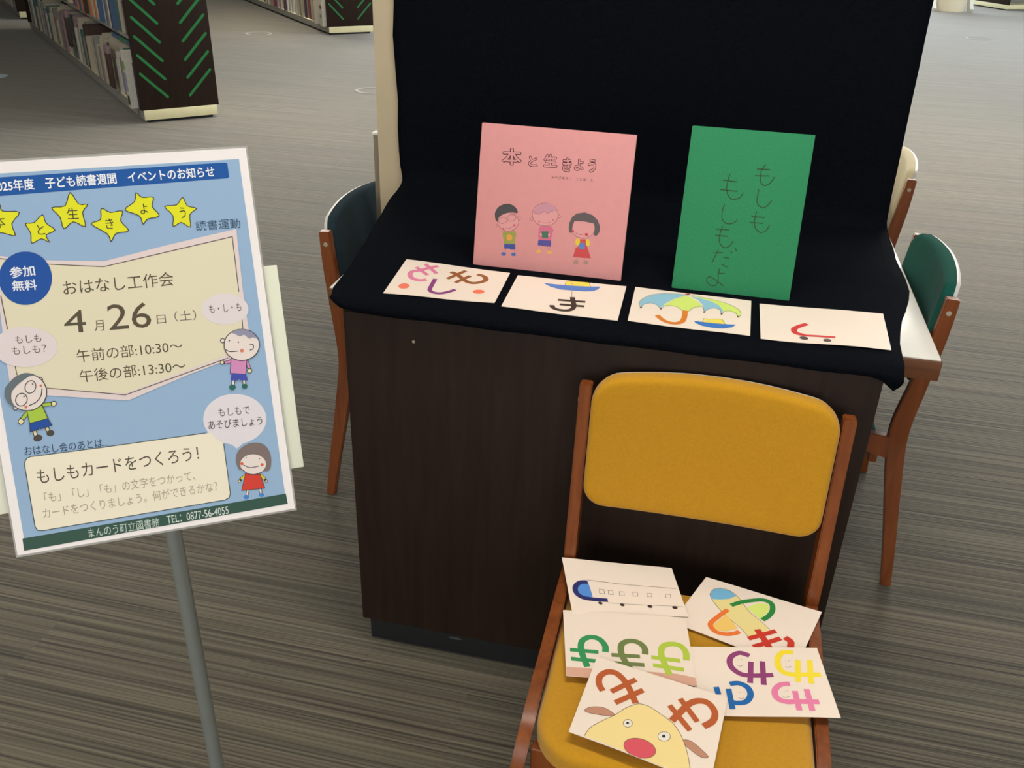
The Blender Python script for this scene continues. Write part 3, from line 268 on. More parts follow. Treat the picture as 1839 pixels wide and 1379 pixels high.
'pink':[["T","title_lettering#2",[112,72,82],"本",652,2257,409,346,3.4,3],["T","title_lettering#2",[216,148,148],"本",652,2257,385,323,3.3,2],["T","title_lettering#3",[112,72,82],"と",1092,2201,197,216,2.3,3],["T","title_lettering#3",[216,148,148],"と",1092,2201,173,192,2.0,2],["T","title_lettering#4",[112,72,82],"生",1445,2243,284,260,2.8,3],["T","title_lettering#4",[216,148,148],"生",1445,2243,259,237,2.7,2],["T","title_lettering#5",[112,72,82],"き",1784,2194,195,279,2.1,3],["T","title_lettering#5",[216,148,148],"き",1784,2194,171,256,1.7,2],["T","title_lettering#6",[112,72,82],"よ",2025,2214,194,238,2.1,3],["T","title_lettering#6",[216,148,148],"よ",2025,2215,170,214,2.0,2],["T","title_lettering#7",[112,72,82],"う",2286,2218,172,272,2.0,3],["T","title_lettering#7",[216,148,148],"う",2286,2218,149,248,1.5,2],["T","author_lettering#8",[120,76,84],"みやざあきこ　ことば・え",1913,1935,843,55,0.9,0],["F","child_drawing#9",[158,96,106],1,[500,864,498,851,492,839,481,831,468,827,454,829,443,835,434,845,430,858,432,871,439,883,449,891,462,895,476,893,488,887,496,877]],["F","child_drawing#9",[218,154,154],1,[491,863,489,854,485,845,477,839,467,836,457,837,449,842,443,849,440,859,441,868,446,877,454,883,463,886,473,885,482,880,488,873]],["F","child_drawing#9",[158,96,106],1,[931,1046,930,1032,923,1020,911,1011,897,1007,883,1008,870,1015,861,1026,857,1039,859,1054,866,1066,877,1075,891,1079,905,1077,918,1071,927,1060]],["F","child_drawing#9",[218,154,154],1,[922,1045,921,1035,915,1025,907,1019,897,1016,886,1017,876,1022,869,1030,866,1040,868,1051,873,1060,881,1067,892,1070,903,1069,912,1064,919,1055]],["F","child_drawing#9",[218,154,154],1,[893,978,887,919,861,864,816,817,757,785,690,770,621,773,558,794,506,832,470,881,455,939,461,998,488,1053,533,1099,592,1130,659,1145,727,1142,790,1121,842,1084,877,1035]],["L","child_drawing#9",[158,96,106],9,1,1,[893,978,887,919,861,864,816,817,757,785,690,770,621,773,558,794,506,832,470,881,455,939,461,998,488,1053,533,1099,592,1130,659,1145,727,1142,790,1121,842,1084,877,1035]],["F","child_drawing#9",[76,72,74],1,[401,993,388,1122,464,1248,618,1317,753,1296,838,1226,853,1155,712,1153,556,1095,469,1018,454,948,427,953]],["L","child_drawing#9",[158,96,106],9,1,1,[645,997,644,972,631,947,607,927,575,914,542,910,510,915,487,930,474,952,474,976,488,1001,512,1021,543,1034,577,1038,608,1033,632,1018]],["L","child_drawing#9",[158,96,106],9,1,1,[828,1065,828,1040,815,1014,790,993,758,980,723,976,691,982,667,997,653,1019,654,1045,667,1070,692,1091,724,1105,759,1109,791,1103,815,1087]],["L","child_drawing#9",[158,96,106],9,1,0,[633,817,712,824,782,876]],["F","child_drawing#9",[206,94,112],1,[836,901,835,891,830,883,822,877,813,874,803,875,794,879,788,887,785,896,786,906,791,914,799,920,808,923,818,922,827,918,833,910]],["F","child_drawing#9",[206,94,112],1,[607,806,606,797,601,790,593,785,584,783,575,783,567,787,561,793,559,801,560,809,565,817,572,822,581,824,590,823,598,820,604,813]],["L","child_drawing#9",[158,96,106],34,0,0,[659,410,654,317]],["L","child_drawing#9",[218,154,154],24,0,0,[659,410,654,317]],["L","child_drawing#9",[158,96,106],34,0,0,[834,414,836,321]],["L","child_drawing#9",[218,154,154],24,0,0,[834,414,836,321]],["F","child_drawing#9",[150,152,72],0,[591,754,705,751,823,782,869,720,843,626,859,522,625,497,603,604,576,694]],["F","child_drawing#9",[222,160,76],1,[789,645,787,620,775,599,756,583,733,576,709,579,688,591,673,610,667,633,669,658,681,679,700,695,723,702,747,699,768,687,783,668]],["F","child_drawing#9",[58,80,152],0,[626,494,859,515,871,406,769,392,743,421,707,407,632,403]],["F","child_drawing#9",[76,106,178],1,[680,293,677,278,667,265,651,255,632,251,612,252,595,258,583,269,578,283,581,298,591,311,607,320,626,325,646,324,663,317,675,306]],["F","child_drawing#9",[76,106,178],1,[888,306,886,291,876,278,861,269,843,264,824,265,808,272,797,283,792,297,794,311,804,324,819,334,837,338,855,337,872,331,883,320]],["F","child_drawing#10",[158,96,106],1,[1193,1069,1192,1056,1185,1044,1174,1035,1161,1031,1147,1033,1135,1039,1126,1050,1122,1063,1124,1076,1130,1088,1141,1097,1155,1101,1168,1099,1181,1093,1189,1082]],["F","child_drawing#10",[218,154,154],1,[1184,1068,1183,1058,1178,1050,1170,1043,1160,1040,1150,1041,1141,1046,1134,1054,1131,1064,1133,1074,1138,1083,1146,1089,1155,1092,1166,1091,1175,1086,1181,1078]],["F","child_drawing#10",[158,96,106],1,[1753,1170,1752,1157,1745,1145,1735,1136,1721,1133,1708,1134,1696,1141,1687,1151,1683,1164,1684,1177,1691,1189,1701,1198,1715,1202,1728,1200,1740,1194,1749,1183]],["F","child_drawing#10",[218,154,154],1,[1744,1169,1743,1159,1738,1151,1730,1144,1720,1142,1710,1143,1701,1147,1695,1155,1692,1165,1693,1175,1698,1184,1706,1190,1715,1193,1726,1192,1735,1187,1741,1179]],["F","child_drawing#10",[218,154,154],1,[1696,1200,1690,1129,1659,1062,1605,1006,1534,967,1453,948,1370,952,1293,978,1229,1024,1185,1084,1166,1154,1172,1225,1204,1292,1258,1347,1329,1386,1410,1404,1493,1400,1569,1374,1633,1329,1676,1269]],["L","child_drawing#10",[158,96,106],9,1,1,[1696,1200,1690,1129,1659,1062,1605,1006,1534,967,1453,948,1370,952,1293,978,1229,1024,1185,1084,1166,1154,1172,1225,1204,1292,1258,1347,1329,1386,1410,1404,1493,1400,1569,1374,1633,1329,1676,1269]],["F","child_drawing#10",[198,142,158],1,[1185,1202,1241,1312,1340,1385,1443,1407,1549,1390,1634,1327,1655,1271,1588,1261,1536,1250,1488,1211,1393,1235,1307,1174,1226,1186]],["L","child_drawing#10",[158,96,106],8,1,0,[1185,1202,1226,1186,1307,1174,1393,1235,1488,1211,1536,1250,1588,1261]],["L","child_drawing#10",[158,96,106],9,1,0,[1401,1010,1480,1010,1551,1036]],["F","child_drawing#10",[206,94,112],1,[1339,1026,1338,1019,1335,1013,1329,1009,1322,1007,1315,1007,1309,1011,1304,1016,1302,1023,1303,1030,1306,1036,1312,1041,1319,1043,1326,1042,1332,1039,1337,1033]],["F","child_drawing#10",[206,94,112],1,[1621,1085,1620,1079,1617,1074,1613,1070,1607,1068,1601,1069,1595,1072,1591,1076,1590,1082,1590,1088,1593,1094,1598,1097,1604,1099,1610,1098,1615,1095,1619,1091]],["L","child_drawing#10",[158,96,106],34,0,0,[1391,552,1381,445]],["L","child_drawing#10",[218,154,154],24,0,0,[1391,552,1381,445]],["L","child_drawing#10",[158,96,106],34,0,0,[1551,547,1581,451]],["L","child_drawing#10",[218,154,154],24,0,0,[1551,547,1581,451]],["F","child_drawing#10",[206,108,136],0,[1342,933,1448,936,1565,953,1631,888,1604,761,1599,672,1342,656,1327,736,1325,866]],["F","child_drawing#10",[68,112,88],0,[1385,833,1529,846,1532,702,1411,697]],["F","child_drawing#10",[235,180,180],1,[1396,768,1396,759,1393,752,1388,746,1381,744,1375,745,1369,749,1364,757,1362,765,1362,774,1365,782,1371,788,1377,790,1384,789,1390,785,1394,777]],["F","child_drawing#10",[235,180,180],1,[1560,783,1560,774,1557,767,1553,761,1547,759,1541,760,1535,765,1531,772,1529,781,1529,790,1532,797,1537,803,1542,805,1549,804,1554,799,1558,792]],["F","child_drawing#10",[84,76,148],0,[1335,653,1600,667,1611,544,1492,539,1332,546]],["F","child_drawing#10",[222,170,94],1,[1417,422,1414,407,1403,393,1386,383,1365,378,1343,379,1324,385,1311,397,1305,412,1308,427,1319,441,1336,451,1357,456,1379,455,1398,448,1411,437]],["F","child_drawing#10",[222,170,94],1,[1642,430,1640,415,1630,401,1613,391,1593,386,1573,387,1555,394,1542,406,1537,420,1539,436,1550,449,1566,460,1586,464,1606,463,1624,456,1637,445]],["F","child_drawing#11",[218,154,154],1,[2466,1008,2462,943,2435,882,2388,832,2325,796,2254,779,2179,783,2110,806,2053,848,2014,903,1995,966,2000,1031,2028,1092,2075,1142,2138,1177,2209,1194,2283,1190,2351,1166,2408,1125,2448,1071]],["L","child_drawing#11",[158,96,106],9,1,1,[2466,1008,2462,943,2435,882,2388,832,2325,796,2254,779,2179,783,2110,806,2053,848,2014,903,1995,966,2000,1031,2028,1092,2075,1142,2138,1177,2209,1194,2283,1190,2351,1166,2408,1125,2448,1071]],["F","child_drawing#11",[96,86,88],0,[1941,948,1942,1064,1988,1184,2072,1259,2237,1298,2397,1259,2511,1166,2573,1043,2569,940,2520,855,2454,862,2468,995,2441,1093,2230,1118,2042,1106,2016,1019,2009,863,1956,869]],["L","child_drawing#11",[158,96,106],9,1,0,[2086,877,2181,847,2283,873]],["F","child_drawing#11",[194,60,84],1,[2054,906,2053,897,2049,889,2042,884,2033,881,2024,882,2016,886,2010,893,2007,902,2008,911,2012,919,2019,925,2028,927,2037,926,2045,922,2051,915]],["F","child_drawing#11",[194,60,84],1,[2344,865,2342,854,2337,844,2327,837,2316,834,2304,835,2293,840,2285,849,2282,860,2283,871,2289,880,2298,887,2310,891,2322,890,2332,884,2340,876]],["L","child_drawing#11",[158,96,106],34,0,0,[2177,382,2165,308]],["L","child_drawing#11",[218,154,154],24,0,0,[2177,382,2165,308]],["L","child_drawing#11",[158,96,106],34,0,0,[2335,391,2349,319]],["L","child_drawing#11",[218,154,154],24,0,0,[2335,391,2349,319]],["F","child_drawing#11",[198,72,74],0,[2191,753,2308,761,2349,621,2448,392,2269,384,2082,386,2118,567,2179,618]],["F","child_drawing#11",[226,196,58],1,[2194,692,2190,664,2179,641,2163,626,2145,621,2127,628,2112,644,2103,668,2100,696,2105,724,2116,747,2132,762,2150,766,2168,760,2182,744,2192,720]],["F","child_drawing#11",[226,196,58],1,[2395,707,2397,679,2392,654,2381,636,2367,628,2350,631,2334,644,2321,666,2313,693,2311,721,2316,746,2326,763,2341,771,2358,769,2374,755,2387,733]],["F","child_drawing#11",[88,128,192],0,[2175,655,2236,696,2308,667,2303,562,2198,560]],["F","child_drawing#11",[168,132,122],1,[2203,286,2201,269,2190,255,2173,244,2153,238,2131,240,2112,247,2099,259,2093,275,2096,292,2106,306,2123,317,2144,322,2165,321,2184,314,2197,301]],["F","child_drawing#11",[168,132,122],1,[2410,299,2408,284,2397,270,2380,260,2360,255,2338,256,2320,262,2306,274,2301,288,2303,304,2314,318,2331,328,2351,333,2373,332,2391,325,2405,314]]],
'green':[["L","handwritten_title#1",[38,62,36],17,1,0,[1460,2539,1403,2449,1390,2324,1412,2202,1496,2147,1583,2196,1658,2326]],["L","handwritten_title#1",[38,62,36],17,1,0,[1304,2441,1549,2451]],["L","handwritten_title#1",[38,62,36],17,1,0,[1290,2316,1553,2333]],["L","handwritten_title#1",[38,62,36],17,1,0,[1398,2063,1388,1912,1410,1798,1511,1726,1598,1776,1669,1878]],["L","handwritten_title#1",[38,62,36],17,1,0,[1421,1649,1403,1508,1426,1355,1532,1257,1641,1296,1695,1421]],["L","handwritten_title#1",[38,62,36],17,1,0,[1333,1541,1594,1548]],["L","handwritten_title#1",[38,62,36],17,1,0,[1319,1429,1567,1433]],["L","handwritten_title#1",[38,62,36],17,1,0,[818,2307,795,2170,797,1997,867,1868,949,1833,1058,1875,1118,1966]],["L","handwritten_title#1",[38,62,36],17,1,0,[698,2178,977,2170]],["L","handwritten_title#1",[38,62,36],17,1,0,[671,1997,1007,1992]],["L","handwritten_title#1",[38,62,36],17,1,0,[794,1730,770,1569,793,1435,881,1364,995,1378,1077,1450]],["L","handwritten_title#1",[38,62,36],17,1,0,[820,1310,790,1180,795,1004,888,900,1000,934,1057,1048]],["L","handwritten_title#1",[38,62,36],17,1,0,[688,1240,956,1244]],["L","handwritten_title#1",[38,62,36],17,1,0,[701,1119,944,1120]],["L","handwritten_title#1",[38,62,36],17,1,0,[702,768,892,800]],["L","handwritten_title#1",[38,62,36],17,1,0,[801,851,757,724,712,581]],["L","handwritten_title#1",[38,62,36],17,1,0,[915,709,1033,699]],["L","handwritten_title#1",[38,62,36],17,1,0,[885,573,1016,520]],["L","handwritten_title#1",[38,62,36],17,1,0,[1038,845,1073,803]],["L","handwritten_title#1",[38,62,36],17,1,0,[1111,905,1154,850]],["L","handwritten_title#1",[38,62,36],17,1,0,[873,481,863,356,877,218,819,136,719,146,655,216,679,294,759,282,877,218,1004,147]],["L","handwritten_title#1",[38,62,36],17,1,0,[863,386,983,396]]],
'c1':[["L","drawn_letters#1",[232,132,168],110,1,0,[675,791,539,722,368,790,276,968,300,1123,424,1189,533,1327,625,1427,731,1529]],["L","drawn_letters#1",[232,132,168],90,0,0,[309,1340,639,1012]],["L","drawn_letters#1",[232,132,168],90,0,0,[450,1552,797,1145]],["L","drawn_letters#2",[158,98,58],110,1,0,[1611,1381,1769,1308,1834,1133,1744,979,1599,899,1436,979,1304,1136,1182,1256,1061,1320]],["L","drawn_letters#2",[158,98,58],90,0,0,[1067,958,1342,1486]],["L","drawn_letters#2",[158,98,58],90,0,0,[1268,822,1488,1251]],["L","drawn_letters#3",[142,66,132],90,1,0,[836,875,844,585,858,337,943,234,1094,219,1232,327,1350,477]],["F","orange_dot#3",[248,122,92],1,[423,410,426,361,412,316,383,281,343,261,300,259,258,276,225,309,206,352,202,400,216,445,244,481,283,501,327,504,369,487,403,454]],["F","orange_dot#4",[248,122,92],1,[1933,522,1933,481,1916,443,1884,412,1842,394,1797,391,1756,404,1724,430,1707,466,1707,506,1724,544,1755,575,1796,593,1841,597,1883,584,1916,558]]],
'c2':[["F","boat_drawing#1",[248,226,92],0,[1015,1632,1477,1701,1538,1469,1023,1416]],["L","boat_drawing#1",[120,110,60],10,0,0,[1023,1416,1015,1632,1477,1701,1538,1469]],["F","boat_drawing#1",[92,134,208],0,[587,1401,825,1401,1219,1432,1507,1468,1731,1524,1702,1374,1613,1248,1447,1195,1208,1178,964,1165,772,1241,656,1327]],["F","boat_drawing#1",[225,205,120],1,[1182,1553,1183,1529,1178,1507,1169,1491,1157,1483,1144,1484,1131,1494,1121,1512,1115,1534,1114,1558,1118,1580,1127,1597,1139,1605,1153,1604,1165,1593,1176,1576]],["L","boat_drawing#1",[120,100,90],10,0,0,[1201,1156,1244,854]],["L","drawn_letters#1",[62,52,44],100,1,0,[1258,850,1302,638,1344,482,1345,317,1285,217,1179,178,1055,188,962,261,932,355]],["L","drawn_letters#1",[62,52,44],90,0,0,[1000,639,1537,688]],["L","drawn_letters#1",[62,52,44],90,0,0,[1069,439,1546,472]]],
'c3':[["F","umbrella_drawing#1",[150,200,222],0,[1029,1578,834,1580,569,1513,351,1372,196,1129,138,867,192,696,244,866,369,957,478,906,561,761,629,1022,771,1294,971,1534]],["F","umbrella_drawing#1",[150,200,222],0,[1077,1558,1245,1392,1334,1177,1380,866,1460,1010,1562,1083,1656,1038,1700,865,1722,1024,1636,1237,1485,1398,1267,1498]],["F","umbrella_drawing#1",[216,236,122],0,[1102,1594,1373,1538,1642,1455,1872,1312,2021,1118,2065,996,2052,874,2008,804,1959,963,1853,1015,1736,978,1636,1244,1484,1415,1266,1522]],["F","umbrella_drawing#1",[216,236,122],0,[997,1539,772,1270,599,875,738,961,872,927,966,780,1090,785,1172,988,1338,1091,1250,1289,1108,1472]],["L","umbrella_drawing#1",[120,120,100],9,1,0,[1028,1606,834,1580,569,1513,351,1372,196,1129,138,867,192,696,244,866,369,957,478,906,561,761,636,914,738,961,872,927,966,780]],["L","umbrella_drawing#1",[120,120,100],9,1,0,[1090,785,1172,988,1299,1079,1355,1011,1380,866,1460,1010,1562,1083,1656,1038,1700,865,1762,986,1853,1031,1959,963,2008,804,2058,910,2021,1118,1872,1312,1642,1455,1373,1538,1075,1603]],["F","umbrella_drawing#1",[110,80,70],1,[212,678,211,664,208,651,202,641,194,635,186,636,179,641,173,652,171,665,171,680,175,693,181,703,188,708,196,708,204,702,209,692]],["F","umbrella_drawing#1",[110,80,70],1,[587,749,586,734,582,721,576,711,569,706,561,706,553,712,548,722,546,736,546,750,550,764,556,774,564,779,572,779,579,773,584,762]],["F","umbrella_drawing#1",[110,80,70],1,[1400,835,1399,821,1395,807,1388,797,1381,792,1373,792,1366,798,1361,809,1359,822,1360,837,1364,850,1370,860,1378,865,1386,865,1393,859,1398,849]],["F","umbrella_drawing#1",[110,80,70],1,[1722,835,1721,821,1717,807,1710,797,1703,792,1695,792,1688,798,1683,809,1681,822,1682,837,1686,850,1693,860,1700,865,1708,865,1715,859,1720,849]],["F","umbrella_drawing#1",[110,80,70],1,[2026,793,2025,778,2021,765,2014,755,2006,750,1998,750,1992,756,1987,767,1985,780,1986,794,1990,808,1997,818,2005,823,2013,823,2020,817,2024,806]],["F","umbrella_drawing#1",[170,80,70],1,[1075,1628,1072,1608,1063,1589,1048,1573,1030,1564,1011,1562,995,1568,984,1580,980,1598,982,1618,992,1637,1007,1653,1025,1662,1043,1664,1059,1659,1070,1646]],["L","drawn_letters#1",[224,130,48],100,1,0,[1021,797,1026,504,994,280,891,166,763,159,629,248,520,419]],["F","boat_drawing#1",[248,226,92],0,[1378,521,1722,572,1782,371,1369,354]],["L","boat_drawing#1",[110,110,70],10,0,0,[1369,360,1378,521,1722,572,1782,371]],["F","boat_drawing#1",[70,122,202],0,[1209,370,1356,360,1549,354,1780,370,1979,406,1910,271,1748,154,1557,140,1364,183,1244,276]],["F","boat_drawing#1",[225,215,170],1,[1503,454,1501,436,1492,419,1479,405,1464,396,1448,395,1435,401,1425,413,1422,429,1424,447,1432,465,1445,479,1460,487,1476,489,1490,483,1499,471]]],
'c4':[["L","drawn_letters#1",[216,64,64],110,1,0,[842,862,732,768,625,634,596,525,630,407,749,349]],["L","drawn_letters#1",[216,64,64],80,1,0,[693,379,780,331,969,332,1158,324,1305,323]],["F","wheel_drawing#1",[96,76,76],1,[833,192,824,165,805,145,780,134,750,134,722,145,699,166,685,193,682,222,690,249,709,269,735,280,764,280,793,269,816,248,830,221]],["F","wheel_drawing#2",[96,76,76],1,[1228,163,1220,137,1202,115,1177,101,1150,97,1123,104,1101,120,1087,144,1084,171,1092,197,1109,219,1134,233,1162,237,1189,230,1211,214,1225,190]]],
'sa':[["F","train_drawing#1",[86,144,222],0,[431,1023,453,795,466,557,325,536,188,623,169,800,281,979]],["L","drawn_letters#1",[44,46,108],105,1,0,[422,987,265,955,156,813,161,640,275,527,488,489,750,482]],["L","train_drawing#1",[95,82,75],8,0,0,[427,1052,1253,983,2187,933]],["L","train_drawing#1",[95,82,75],8,0,0,[739,410,2203,325]],["L","train_drawing#1",[95,82,75],8,0,1,[628,798,724,792,716,666,620,672]],["L","train_drawing#1",[95,82,75],8,0,1,[804,777,896,772,887,652,795,659]],["L","train_drawing#1",[95,82,75],8,0,1,[1021,761,1113,756,1103,638,1011,645]],["L","train_drawing#1",[95,82,75],8,0,1,[1290,757,1384,752,1372,635,1279,642]],["L","train_drawing#1",[95,82,75],8,0,1,[1567,743,1661,737,1648,623,1554,629]],["L","train_drawing#1",[95,82,75],8,0,1,[1932,725,2033,719,2017,602,1917,608]],["F","train_drawing#1",[62,48,42],1,[629,371,621,358,609,349,593,347,577,350,563,359,553,373,548,388,550,404,557,417,569,426,585,429,601,426,615,417,626,403,630,387]],["F","train_drawing#1",[62,48,42],1,[1059,344,1050,330,1037,321,1020,318,1003,322,987,331,977,345,972,362,974,378,982,392,996,401,1013,404,1030,400,1045,391,1056,377,1061,360]],["F","train_drawing#1",[62,48,42],1,[1600,304,1590,289,1575,280,1557,277,1538,281,1521,291,1510,306,1505,323,1507,340,1517,354,1532,364,1551,367,1570,363,1586,353,1598,338,1603,321]],["F","train_drawing#1",[62,48,42],1,[2084,270,2073,255,2056,245,2036,242,2016,246,1998,257,1986,272,1981,290,1984,308,1995,323,2011,333,2032,336,2052,332,2070,321,2082,306,2087,288]]],
'sb':[["F","coloured_strip#1",[222,172,150],0,[7,216,1030,221,1929,238,2275,179,2239,-6,1013,0,6,3]],["L","drawn_letters#2",[54,150,88],115,1,0,[711,639,716,798,619,961,463,995,327,902,284,730,309,514,376,254]],["L","drawn_letters#2",[54,150,88],90,0,0,[89,642,590,627]],["L","drawn_letters#2",[54,150,88],90,0,0,[97,421,535,403]],["L","drawn_letters#3",[116,132,78],115,1,0,[1411,645,1416,795,1325,927,1173,958,1029,878,990,704,1019,514,1126,266]],["L","drawn_letters#3",[116,132,78],90,0,0,[815,577,1315,578]],["L","drawn_letters#3",[116,132,78],90,0,0,[856,379,1374,385]],["L","drawn_letters#4",[182,206,74],115,1,0,[2125,584,2140,783,2056,931,1890,958,1746,876,1698,703,1730,469,1793,201]],["L","drawn_letters#4",[182,206,74],90,0,0,[1515,589,2017,555]],["L","drawn_letters#4",[182,206,74],90,0,0,[1527,396,2060,349]]],
'sc':[["F","aeroplane_drawing#1",[238,222,152],0,[275,1184,274,1335,370,1455,552,1473,787,1334,1062,1053,1324,904,1556,752,1443,541,1305,351,1075,532,839,650,658,774,435,963]],["F","aeroplane_drawing#1",[120,186,224],0,[273,1171,268,1349,368,1459,552,1473,715,1375,626,1215,483,1107,360,1052]],["L","aeroplane_drawing#1",[110,104,90],8,1,0,[1305,351,1075,532,839,650,658,774,435,963,285,1148,271,1342,368,1459,552,1473,787,1334,1062,1053,1324,904,1556,752]],["F","aeroplane_drawing#1",[222,238,128],0,[994,1123,1128,1369,1301,1431,1380,1280,1331,945]],["F","aeroplane_drawing#1",[246,204,112],0,[743,727,926,589,1060,486,929,298,750,206,646,327]],["L","drawn_letters#1",[46,138,66],100,1,0,[730,1047,895,1281,1172,1501,1350,1479,1433,1292,1419,1092,1359,936]],["L","drawn_letters#2",[240,124,54],95,1,0,[725,892,641,588,605,320,750,177,922,204,1051,311,1115,411]],["L","drawn_letters#3",[206,58,44],120,0,0,[1361,634,1556,437,1720,254]],["L","drawn_letters#3",[206,58,44],100,0,0,[1308,312,1661,763]],["L","drawn_letters#3",[206,58,44],100,0,0,[1452,153,1794,612]],["L","drawn_letters#4",[206,58,44],120,1,0,[1853,672,1974,612,2013,454]]],
'sd':[["L","drawn_letters#2",[146,66,120],105,1,0,[1011,1456,837,1527,673,1397,658,1176,800,992,1015,954,1344,969]],["L","drawn_letters#2",[146,66,120],95,0,0,[1015,1299,929,773]],["L","drawn_letters#2",[146,66,120],95,0,0,[1211,1311,1148,728]],["L","drawn_letters#3",[250,226,56],105,1,0,[1791,1535,1612,1547,1489,1380,1475,1147,1574,1007,1778,988,2150,995]],["L","drawn_letters#3",[250,226,56],95,0,0,[1829,1350,1733,808]],["L","drawn_letters#3",[250,226,56],95,0,0,[2038,1354,1939,772]],["L","drawn_letters#4",[236,130,172],105,1,0,[1581,759,1422,734,1306,593,1314,423,1444,337,1651,342,1977,344]],["L","drawn_letters#4",[236,130,172],95,0,0,[1630,587,1621,141]],["L","drawn_letters#4",[236,130,172],95,0,0,[1833,636,1825,134]],["L","drawn_letters#5",[28,104,176],105,1,0,[587,744,744,763,872,663,898,491,810,334,668,298,579,316]],["L","drawn_letters#5",[28,104,176],95,0,0,[555,624,570,152]],["L","drawn_letters#5",[28,104,176],95,0,0,[356,666,380,487]],["L","smile_drawing#6",[110,90,100],8,1,0,[771,1210,819,1184,873,1217]],["F","smile_drawing#6",[110,90,100],1,[809,1346,808,1342,807,1339,804,1337,802,1337,800,1337,798,1339,797,1342,797,1345,798,1349,800,1352,802,1354,804,1354,806,1354,808,1352,809,1349]],["F","smile_drawing#6",[110,90,100],1,[866,1361,865,1358,864,1355,861,1353,859,1352,857,1353,855,1355,854,1358,854,1361,855,1365,857,1367,859,1369,861,1370,864,1370,865,1368,866,1365]],["L","smile_drawing#7",[110,90,100],8,1,0,[1579,1183,1624,1158,1680,1191]],["F","smile_drawing#7",[110,90,100],1,[1624,1318,1623,1314,1621,1311,1619,1309,1617,1309,1614,1309,1613,1311,1612,1314,1612,1317,1613,1321,1615,1324,1617,1326,1620,1326,1622,1326,1623,1324,1624,1321]],["F","smile_drawing#7",[110,90,100],1,[1681,1333,1680,1330,1678,1327,1676,1325,1673,1324,1671,1325,1670,1327,1669,1330,1669,1333,1670,1336,1672,1339,1674,1341,1677,1342,1679,1341,1680,1339,1681,1337]],["L","smile_drawing#8",[110,90,100],8,1,0,[1417,454,1461,432,1513,461]],["F","smile_drawing#8",[110,90,100],1,[1459,575,1458,572,1456,569,1454,567,1452,567,1450,567,1449,569,1448,572,1448,575,1449,578,1451,580,1453,582,1455,583,1457,582,1458,580,1459,578]],["F","smile_drawing#8",[110,90,100],1,[1513,589,1512,586,1510,584,1508,582,1506,581,1504,582,1502,583,1502,586,1502,589,1503,592,1504,595,1507,596,1509,597,1511,596,1512,595,1513,592]],["L","smile_drawing#9",[110,90,100],8,1,0,[694,419,739,397,791,426]],["F","smile_drawing#9",[110,90,100],1,[729,540,728,537,727,534,725,533,723,532,721,533,719,534,718,537,718,540,719,543,720,546,722,547,725,548,727,547,728,546,729,543]],["F","smile_drawing#9",[110,90,100],1,[783,555,782,551,781,549,779,547,776,546,774,547,773,549,772,551,772,554,773,557,774,560,776,562,778,562,780,562,782,560,783,558]]],
